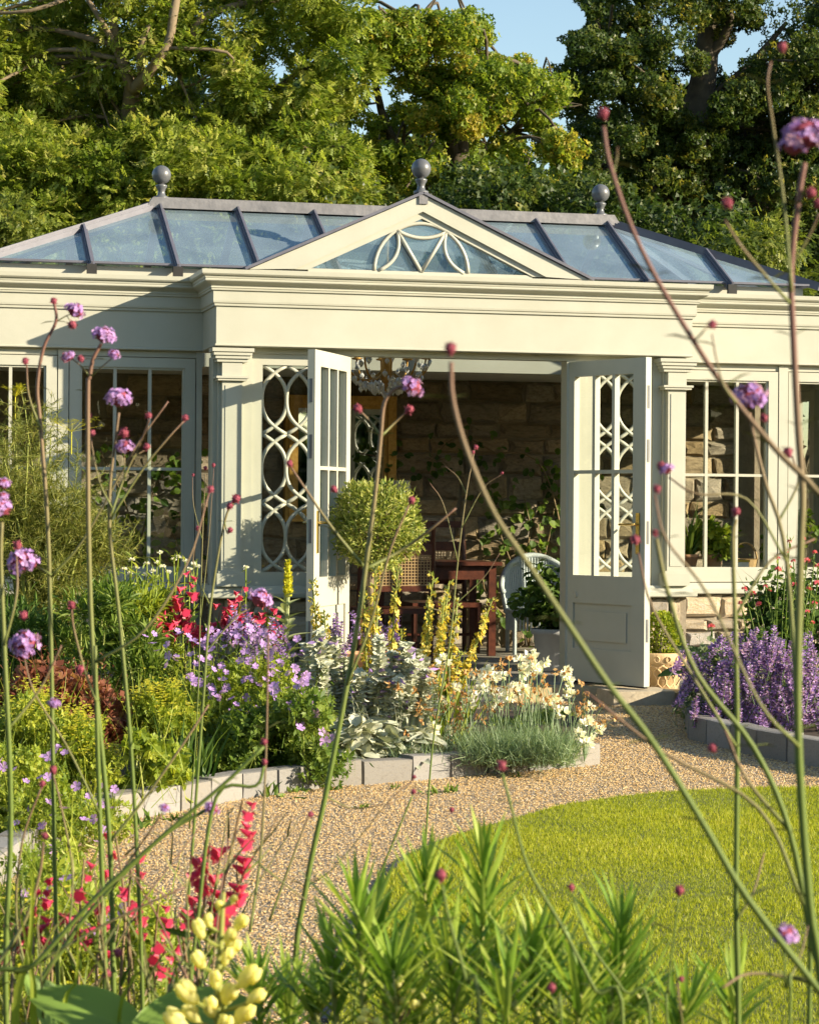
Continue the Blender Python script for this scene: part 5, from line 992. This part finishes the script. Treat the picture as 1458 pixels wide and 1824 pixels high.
# ================================================================== NEAR FOREGROUND
# green leafy stems along the bottom
LG = LM('lance_leaves', (.09,.19,.022), (.19,.30,.04), (.36,.43,.08), t=.36, r=.4)
def lanceleaf(bend, seed):
    g = Geo(); V = [(x*wd, y, -bend*y*y+abs(x)*.06*(1-y)) for y, wd in ((0,.25),(.15,.7),(.35,1),(.6,.9),(.82,.5),(1,.02)) for x in (-.5,0,.5)]
    return g.add(V, [(i*3+j,i*3+j+1,(i+1)*3+j+1,(i+1)*3+j) for i in range(5) for j in range(2)], v=seed).mesh('leaf', LG, (0,0,0), True)
LLF = [lanceleaf(b, v) for b, v in ((-.12,.75),(.05,.5),(.22,.35),(.1,.95),(.0,.2))]
def leafy(lab, stems, grp='leafy green plants along the front'):
    d0 = stems[0][2]; t = thing('leafy_plant', lab, 'plant', W(stems[0][0], 1900, d0)*[1,1,0]+[0,0,.03], grp); g = Geo()
    for x, y, d, nn, x2 in stems:
        top = W(x, y+118, d); mid = W(x2, 1824, d); base = mid*[1,1,0]+[rng.uniform(-.05,.05),rng.uniform(-.05,.05),.03]
        P = smooth_path([base, (base+mid)/2, mid, (mid+top)/2+rng.normal(0,.006,3), top],8); g.tube(P, np.linspace(.0062,.0022,len(P)), 6, v=np.linspace(.3,.9,len(P)))
        L = np.linalg.norm(top-mid)+.06; a = rng.uniform(0,6)
        nn = int(nn*1.45)
        for i in range(nn):
            q = i/(nn-1); p = top + nrm(mid-top)*L*(q**1.15)*1.0; a += 2.4+rng.normal(0,.25); tilt = .95-.95*q+rng.normal(0,.12); tilt = max(tilt, -.1) if q > .12 else 2.2
            f = np.array([math.cos(a), math.sin(a)*.9, tilt*1.3+.25]); s = .088*(.62+.5*math.sin(PI*min(1,q*1.2+.12)))*rng.uniform(.8,1.2)
            put('leaf', random.choice(LLF), t, p, f, (-.5*math.cos(a),-.5*math.sin(a),1), s, sx=s*rng.uniform(.075,.108))
    part('stem', g, YSTEM, t, True); return t
leafy('bushy leafy stems standing in front of the gravel, lit yellow-green', [(635,1500,2.75,46,648),(668,1525,2.9,40,690),(590,1590,2.9,40,600),(700,1610,2.7,40,705)])
leafy('pair of leafy stems before the corner of the lawn edging', [(757,1452,2.95,50,778),(800,1590,2.8,38,810),(735,1640,2.9,36,745)])
leafy('tallest leafy stem reaching up over the lawn curve, with its neighbour', [(862,1428,2.85,54,852),(905,1640,2.65,34,900),(880,1560,3.0,36,880)])
leafy('leafy stems in the middle of the lawn side, below the crimson bud', [(945,1585,2.8,42,955),(985,1575,2.95,42,985),(1035,1650,2.7,34,1030)])
leafy('rightmost dense leafy stem against the lawn', [(1108,1545,2.75,52,1085),(1125,1640,2.9,36,1130),(1070,1690,2.8,30,1075)])
leafy('two thin leafy shoots low at the right of the bottom edge', [(1228,1690,2.8,28,1215),(1312,1655,2.9,28,1305)])
leafy('darker leafy stems beside the yellow snapdragon', [(455,1640,3.1,40,465),(515,1660,3.2,38,515),(555,1720,3.0,34,560)])
# verbena
def vhead(seed, half=False):
    rs = np.random.default_rng(seed); g = Geo(); n = 46
    D = nrm(rs.normal(size=(n*2,3))); D = D[D[:,1] > (-.25 if not half else .2)][:n]; g.scatter(T_STAR, D*rs.uniform(.72,1.0,len(D))[:,None]*[1,.78,1], D+rs.normal(size=D.shape)*.2, rs.normal(size=D.shape), rs.uniform(.24,.34,len(D)))
    g.lathe([(.08,-.55),(.5,-.35),(.72,0),(.6,.45),(.2,.68),(0,.7)], (0,0,0), 8, ax=(0,1,0), v=.4, mi=1); m = 18; E_ = nrm(rs.normal(size=(m,3))); E_[:,1] = -np.abs(E_[:,1])*.5; g.scatter(T_DIA, E_*.5, E_, rs.normal(size=(m,3)), .45, .16, mi=1)
    return g.mesh('flower_head', [VIOL, CRIM])
def vbud(seed):
    rs = np.random.default_rng(seed); g = Geo(); g.lathe([(.05,-.9),(.45,-.5),(.75,0),(.7,.45),(.35,.8),(0,.9)], (0,0,0), 8, ax=(0,1,0), v=.4); m = 34; E_ = nrm(rs.normal(size=(m,3))+[0,.3,0]); g.scatter(T_DIA, E_*.6, E_+[0,.4,0], rs.normal(size=(m,3)), .55, .22); return g.mesh('bud', CRIM)
VH = [vhead(s) for s in (1,2,3)] + [vhead(4, True)]; VB = [vbud(s) for s in (1,2)]
def verbena(lab, d, stems, heads=(), buds=(), ground=True):
    """stems: (width px, [(x, y[, d])...] from the bottom up); the first one is carried down to the soil"""
    x0, y0 = stems[0][1][0][:2]; b = W(x0, max(y0,1824), d); b = np.array([b[0]+rng.uniform(-.04,.04), b[1]+rng.uniform(-.05,.05), .03]); t = thing('verbena', lab, 'flowering plant', b, 'tall verbena stems in the foreground')
    ends = []; jit = {}
    for k, (wp, P) in enumerate(stems):
        dd = np.cumsum(rng.normal(0,.012,len(P)))*(k > 0); Q = [W(p[0], p[1], (p[2] if len(p) > 2 else d)+e) for p, e in zip(P, dd)]
        if k == 0 and ground: Q = [b] + ([] if y0 > 1700 else []) + Q
        nk = len(Q); S = smooth_path(Q, 5); r = max(wp*.82-2.5,1.5)/2*d/F; tt = np.linspace(0,1,len(S)); g = Geo()
        px_y = HOR - F*(S[:,2]-CZ)/S[:,1]; vcol = np.clip((1400-px_y)/850, .05, .95) if k == 0 else np.clip(.25+.65*tt, 0, 1)
        g.tube(S, r*(1.08-.45*tt), 6, v=vcol); 
        for j in np.linspace(1, nk-2, max(1,nk-3)).astype(int) if nk > 3 else []:
            p = Q[j]
            for sg in (-1,1): g.scatter(T_LANCE, [p], (sg*.8,rng.uniform(-.3,.3),rng.uniform(-.1,.6)), (0,0,1), rng.uniform(.012,.03), .006, v=.3)
        part('stem' if k == 0 else 'branch', g, STEM, t, True); ends.append((S[-1], nrm(S[-1]-S[-4])))
    def near(p): j = int(np.argmin([np.linalg.norm(e-p) for e, _ in ends])); return ends[j]
    for x, y, rp in heads:
        p = W(x, y, d); e, f = near(p); p[1] = e[1]; put('flower_head', random.choice(VH[:3]), t, p, nrm(f*.5+(p-e)*4+[0,-.25,.5]), rdir(1)[0], rp*d/F*1.3)
    for x, y, rp in buds:
        p = W(x, y, d); e, f = near(p); p[1] = e[1]; put('bud', random.choice(VB), t, p, f, rdir(1)[0], rp*d/F*1.12)
    return t
verbena('tall verbena whose upper branches cross the shadow on the left wing fascia', 3.7, [(13,[(104,1824),(97,1500),(88,1000),(73,765),(67,690),(78,620),(100,573),(97,540)]),(6,[(100,573),(120,562),(133,558)]),(5,[(120,563),(128,577)]),(8,[(73,765),(52,705),(48,650)]),(9,[(92,1025),(60,1005),(45,998)]),(8,[(92,1027),(150,960),(240,800),(300,715)])],[(133,554,15),(42,1000,22),(58,1003,14)],[(96,537,7),(130,578,9),(48,645,7),(118,637,9)])
verbena('straight verbena stem with purple tops before the left window casement', 3.6, [(15,[(205,1824),(196,1500),(167,1180),(158,940),(157,700),(160,672),(166,640),(181,612)]),(7,[(160,672),(180,655),(200,638)]),(7,[(160,672),(148,655),(130,640)]),(9,[(196,1500),(260,1420),(330,1320),(372,1255)])],[(186,599,17),(207,634,9),(127,637,9)],[(148,641,7)])
verbena('verbena with a large round purple head in front of the left window bars', 3.65, [(12,[(255,1824),(238,1400),(215,1120),(197,960),(196,870),(205,790),(212,735)]),(8,[(197,920),(222,850),(250,790),(266,748)]),(8,[(197,925),(255,835),(300,780),(328,750)]),(6,[(222,850),(222,800)]),(6,[(236,815),(258,802)]),(7,[(200,905),(178,860),(165,800),(163,780)])],[(212,711,19),(224,797,13)],[(222,772,10),(268,742,7),(330,745,7),(260,796,7),(163,772,7),(158,740,6)])
verbena('green verbena stem rising through the left bed with low crimson buds', 3.5, [(15,[(188,1824),(178,1450),(172,1250),(170,1150)]),(9,[(172,1250),(150,1190),(132,1120),(128,1085)]),(9,[(170,1180),(260,1120),(335,1000),(372,880)]),(8,[(178,1450),(120,1330),(60,1230),(40,1150)])],[(44,1146,22),(40,1165,16)],[(40,1098,9),(143,1193,9),(130,1078,8),(374,872,7)])
verbena('verbena at the extreme left edge with cropped purple heads', 3.3, [(16,[(12,1824),(20,1450),(8,1150),(2,1000),(4,930)]),(9,[(8,1150),(30,1060),(30,990)]),(9,[(14,1300),(70,1230),(110,1150)])],[(0,906,20),(6,862,11),(5,885,9)],[(30,972,9)])
verbena('verbena leaning across the lower left with a small violet tuft', 3.4, [(14,[(60,1824),(120,1680),(200,1580),(290,1490),(372,1440)]),(9,[(200,1580),(240,1520),(290,1448)]),(8,[(120,1680),(130,1560),(110,1440),(95,1380)]),(9,[(60,1780),(30,1640),(40,1500),(75,1400)])],[(377,1441,12),(293,1440,8)],[(95,1372,8),(78,1395,7),(190,1735,8)])
verbena('wiry verbena stems sweeping up from the bottom left corner', 3.0, [(15,[(-30,1800),(60,1720),(170,1600),(300,1480),(395,1400),(470,1330)]),(12,[(-20,1740),(40,1650),(70,1560),(78,1500)]),(10,[(60,1720),(200,1640),(330,1580)]),(8,[(170,1600),(230,1560),(300,1600)])],[(96,1255,10)],[(80,1490,7),(206,1702,9),(470,1322,7)])
verbena('slender verbena in the middle of the left bed crowned by a bud by the pilaster', 4.6, [(10,[(330,1700),(340,1550),(362,1250),(375,1080),(400,930),(418,892)]),(6,[(375,1080),(345,1010),(352,950)]),(6,[(400,930),(405,950),(412,945)]),(7,[(368,1160),(420,1100),(455,1080)])],[(461,1070,19)],[(420,889,9),(409,902,7),(410,945,6),(352,942,5)])
verbena('thin distant verbena before the left pilaster with two tiny buds', 8.2, [(6,[(352,1260),(358,1050),(362,930),(366,845)]),(5,[(358,1100),(372,960),(381,835)]),(4,[(360,960),(345,900),(343,850)])],(),[(366,834,4),(381,829,4),(343,846,3)])
verbena('central verbena with purple head in front of the chandelier and dark room', 3.55, [(15,[(525,1760),(545,1580),(583,1400),(618,1220),(640,1090),(652,1005),(668,880),(678,776),(684,720),(702,694),(722,688)]),(9,[(678,778),(660,752),(641,732)]),(9,[(678,778),(702,754),(724,733)]),(10,[(650,1012),(595,945),(550,880),(518,832)]),(10,[(650,1014),(715,980),(770,940),(812,905)]),(9,[(618,1220),(660,1110),(695,980),(728,900)])],[(733,690,18)],[(638,728,9),(728,729,9),(516,826,7),(732,892,8),(595,872,7)])
verbena('thin pale verbena in front of the dining table with forked bare tips', 7.2, [(7,[(770,1330),(800,1150),(815,1000),(830,880),(845,800)]),(5,[(815,1000),(790,900),(765,860)]),(5,[(822,940),(860,870),(893,845)]),(5,[(806,1080),(860,1030),(890,985)]),(5,[(830,880),(815,850),(792,830)])],(),[(847,797,5),(842,806,4),(893,843,3)])
verbena('brown verbena stem slanting across the doorway, nearest the camera', 1.9, [(19,[(1560,1900),(1458,1765),(1330,1600),(1250,1465),(1160,1320),(1085,1222),(1010,1110),(940,1005),(880,915),(830,800),(806,710),(803,645)])],(),[(802,622,12)])
verbena('verbena arching from the right edge up past the right finial', 2.0, [(17,[(1600,1060),(1458,880),(1380,800),(1290,690),(1235,608),(1165,490),(1120,395),(1085,290),(1074,225)]),(8,[(1092,310),(1098,280),(1099,262)]),(8,[(1235,608),(1252,590),(1262,575)]),(9,[(1330,740),(1290,690),(1275,640),(1267,595)])],(),[(1074,203,11),(1266,580,9)])
verbena('verbena behind the right window with a full purple head on the glazing bars', 2.6, [(14,[(1440,1824),(1425,1400),(1400,1000),(1362,860),(1342,780),(1334,735)]),(9,[(1400,1000),(1330,890),(1240,880),(1190,850)]),(9,[(1385,930),(1420,860),(1410,812)])],[(1334,709,26),(1180,838,11)],[(1172,832,9),(1408,806,10),(1360,745,8)])
verbena('thick green verbena stem near the right edge carrying a bright head at the top', 2.1, [(22,[(1470,1900),(1440,1600),(1420,1300),(1424,1000),(1428,880),(1420,760),(1412,600),(1408,480),(1422,350),(1432,290)]),(9,[(1412,470),(1440,420),(1458,380)]),(10,[(1409,520),(1395,360),(1375,220),(1366,150),(1372,110)]),(11,[(1410,545),(1370,500),(1320,440),(1290,392)]),(12,[(1422,1330),(1350,1250),(1260,1060),(1185,960),(1165,880)])],[(1432,245,32),(1412,262,20),(1452,238,22)],[(1385,93,10),(1284,374,11),(1441,346,11),(1455,365,10),(1163,872,8)])
verbena('upright verbena stem between the catmint bed and the lawn', 2.7, [(16,[(1312,1900),(1310,1600),(1312,1300),(1308,1100),(1304,960),(1310,925)]),(10,[(1310,1330),(1230,1200),(1160,1080),(1136,985)]),(10,[(1308,1100),(1370,1000),(1450,960)]),(9,[(1310,1640),(1340,1590),(1360,1520)])],(),[(1310,912,9),(1133,963,10)])
verbena('dark verbena stem rising from the lower right corner across the lawn', 2.3, [(18,[(1500,1900),(1450,1700),(1405,1480),(1340,1330),(1240,1200),(1190,1060),(1168,960)]),(12,[(1405,1480),(1330,1390),(1290,1300)]),(12,[(1430,1610),(1350,1440),(1180,1340),(1040,1230)])],(),[(1166,950,7),(1270,1335,9)])
verbena('low verbena with a drooping violet bud over the bottom right of the lawn', 2.2, [(11,[(1405,1850),(1398,1760),(1395,1690)]),(12,[(1480,1760),(1400,1740),(1330,1735),(1285,1760)]),(8,[(1398,1760),(1425,1700),(1440,1640)])],[(1396,1667,19)],())
verbena('verbena stem with crimson bud curving up over the lawn in the bottom middle', 2.4, [(12,[(1110,1860),(1060,1765),(1000,1650),(940,1545),(908,1430),(894,1378)])],(),[(893,1364,10)])
verbena('dark budded verbena among the leafy stems at bottom centre', 2.2, [(13,[(858,1860),(830,1745),(800,1640),(787,1575)])],(),[(785,1560,12)])
verbena('leaning verbena with small bud at the right of the leafy clump', 2.5, [(10,[(1160,1860),(1110,1765),(1050,1680),(1020,1595)])],(),[(1017,1581,7)])
verbena('thin verbena with round crimson bud standing alone against the lawn', 2.5, [(9,[(1190,1870),(1190,1760),(1200,1660),(1208,1600)]),(8,[(1220,1860),(1210,1790),(1205,1740)])],(),[(1209,1587,10),(1204,1730,6)])
verbena('short verbena bud between the lowest leafy stems', 2.3, [(10,[(1000,1870),(990,1810),(983,1775)])],(),[(982,1760,9)])
verbena('verbena branch crossing the gravel path with tiny buds', 3.9, [(9,[(640,1700),(660,1600),(700,1500),(735,1415)]),(8,[(480,1640),(520,1530),(545,1465),(553,1455)]),(6,[(545,1580),(600,1540),(690,1430),(740,1385)]),(6,[(583,1420),(630,1440),(700,1430)])],(),[(736,1411,5),(553,1450,6),(804,1443,5),(737,1384,4)])
verbena('bare verbena stem beside the red penstemons on the gravel', 3.3, [(13,[(335,1824),(352,1640),(385,1420),(455,1400),(470,1365)]),(9,[(445,1660),(462,1540),(470,1430),(475,1300),(478,1130)]),(7,[(462,1540),(540,1600),(600,1640)])],(),[(471,1358,6)])
# near penstemons in the lower left
penstemon('coral red penstemon spires rising over the gravel at lower left', [(360,1760,432,1425),(352,1740,375,1500)], 3.5, 13, .026, 'red penstemons', leafs=16)
penstemon('red penstemon flowers scattered behind the thick verbena stems', [(215,1760,205,1480),(140,1740,150,1530),(60,1720,70,1580),(230,1750,235,1520),(330,1790,320,1640),(92,1740,98,1560),(172,1760,178,1590),(275,1790,282,1610),(22,1740,30,1640)], 3.9, 6, .024, 'red penstemons', leafs=14)
# pale yellow snapdragon spike
t = thing('snapdragon', 'pale yellow budded flower spike at the bottom left, close to the camera', 'flowering plant', W(390,1900,2.55)*[1,1,0]+[0,0,.03]); g = Geo(); top = W(398,1590,2.55); md = W(388,1824,2.55); bb = md*[1,1,0]+[0,0,.03]
g.tube(smooth_path([bb,md,W(392,1700,2.55),top],6), np.linspace(.006,.0025,19), 6, v=.6); part('stem', g, YSTEM, t, True)
def budm(seed):
    rs = np.random.default_rng(seed); g = Geo(); g.lathe([(.10,0),(.26,.15),(.36,.42),(.33,.72),(.2,.93),(0,1.02)], (0,0,0), 10, ax=(0,1,0), v=.6, sc=(1,.8)); g.lathe([(.0,.86),(.3,.5),(.26,.82),(.1,1.0),(0,1.06)], (.07,0,0), 8, ax=(.25,1,0), v=.9); return g.mesh('bud', CREAMY, (0,0,0), True)
SB = [budm(1), budm(2)]
for x, y, L in ((390,1612,26),(413,1600,22),(363,1655,44),(420,1640,44),(405,1668,42),(364,1705,46),(400,1705,38),(425,1735,62),(352,1760,66),(402,1765,60),(338,1812,66),(420,1800,60),(375,1640,30),(380,1790,54),(440,1770,44),(355,1800,50),(398,1820,56),(385,1745,40),(412,1690,36)):
    c = W(x,y+L*.4,2.53+rng.uniform(-.03,.03)); dx = (x-393)/60; put('bud', random.choice(SB), t, c, (dx,-.35+rng.uniform(-.3,.3),1.0 if y < 1700 else .75), (0,-1,.2), L*.92*2.55/F, sx=L*.62*2.55/F, sz=L*.62*2.55/F)
    g = Geo(); g.tube([W(393,y+L*.75,2.55), c],.0022,4,v=.5); part('flower_stalk', g, YSTEM, t)
# broad hosta-like leaves
t = thing('hosta', 'broad dark green ribbed leaves in the bottom left corner', 'plant', W(220,1900,3.0)*[1,1,0]+[0,0,.03]); HM = HOSTA
for x, y, d, fw, up, L, wd in ((250,1850,3.0,(-.75,-.1,.52),(.75,-.45,.5),.15,.085),(245,1845,2.9,(.93,.1,.40),(.1,-.55,.75),.155,.085),(120,1850,3.1,(-.3,-.3,.9),(.7,-.6,.3),.10,.06)):
    p = W(x,y,d); put('leaf', HM, t, p, fw, up, L, sx=wd, sz=L*.6); g = Geo(); g.tube([W(220,1900,3.0)*[1,1,0]+[0,0,.03], p],.006,6); part('leaf_stalk', g, YSTEM, t)
t = thing('grass_clump', 'tall pale grass blades between the verbena stems at lower left', 'grass clump', W(60,1900,3.2)*[1,1,0]+[0,0,.03]); 
for x, y, x2, wd in ((60,1520,25,.011),(305,1660,303,.0055),(30,1600,60,.009),(140,1640,110,.006),(250,1620,210,.005)):
    a, e = W(x2,1850,3.0), W(x,y,3.0); g = Geo(); P = smooth_path([a*[1,1,0]+[0,0,.03], a, (a+e)/2+[.008,0,0], e],6); sd = np.array([1,.15,0]); wv = wd*np.sin(np.linspace(.9,PI,len(P)))[:,None]*.5
    V = np.concatenate([P-sd*wv, P+[0,.002,0], P+sd*wv]); k = len(P); g.add(V, [(i,i+1,k+i+1,k+i) for i in range(k-1)]+[(k+i,k+i+1,2*k+i+1,2*k+i) for i in range(k-1)], v=.6); part('blade', g, LIME, t)
t = thing('stonecrop', 'cluster of small greenish-yellow buds low among the leafy stems', 'plant', W(705,1900,2.7)*[1,1,0]+[0,0,.03]); g = Geo(); 
for x, y in ((690,1758),(710,1750),(730,1765),(700,1775),(720,1785),(735,1790),(712,1800),(690,1765),(650,1805),(665,1815),(640,1815)): 
    c = W(x,y,2.7); put('bud', SB[0], t, c-[0,0,.006], rng.normal(0,.4,3)+[0,-.2,1], (0,-1,.1), .0135); g.tube([W(708,1840,2.7), c],.0012,4)
g.tube([W(705,1900,2.7)*[1,1,0]+[0,0,.03], W(708,1840,2.7)],.003,5); part('stem', g, TWIG, t)
# wiry dry stems tangled through the lower left corner
t = thing('bent_grass', 'tangle of thin brown and green grass stems across the lower left corner', 'grass clump', W(150,1900,3.6)*[1,1,0]+[0,0,.03])
for k in range(46):
    d = rng.uniform(3.0,4.6); x0 = rng.uniform(-60,430); sl_ = rng.normal(.12,.32); hgt = rng.uniform(120,430); g = Geo()
    b = W(x0,1860,d); P = [b*[1,1,0]+[0,0,.03], b, W(x0+sl_*hgt*.5,1860-hgt*.55,d+rng.uniform(-.05,.05)), W(x0+sl_*hgt*1.25,1860-hgt,d+rng.uniform(-.1,.1))]; S = smooth_path(P,5)
    g.tube(S, np.linspace(.0026,.0008,len(S)), 4, v=np.clip(np.linspace(.1,.9,len(S))+rng.normal(0,.25),0,1))
    m = 5; Q = S[rng.integers(5,len(S),m)]; g.scatter(T_BLADE, Q, rdir(m)*.5+[sl_,0,.8], rdir(m), rng.uniform(.03,.10,m), .004, v=rng.uniform(.1,.5,m)); part('stem', g, STEM, t, True)
C = np.array([[rng.uniform(2.2,4.4), rng.uniform(10.6,14.6), .10] for _ in range(70)]); C = C[inpoly(C, BEDR)]; g = Geo(); foliage(g, C, .15, 90, T_LANCE, .055, flat=.7, wd=.018); struct('ground_cover', g, GREYG, kind='stuff')
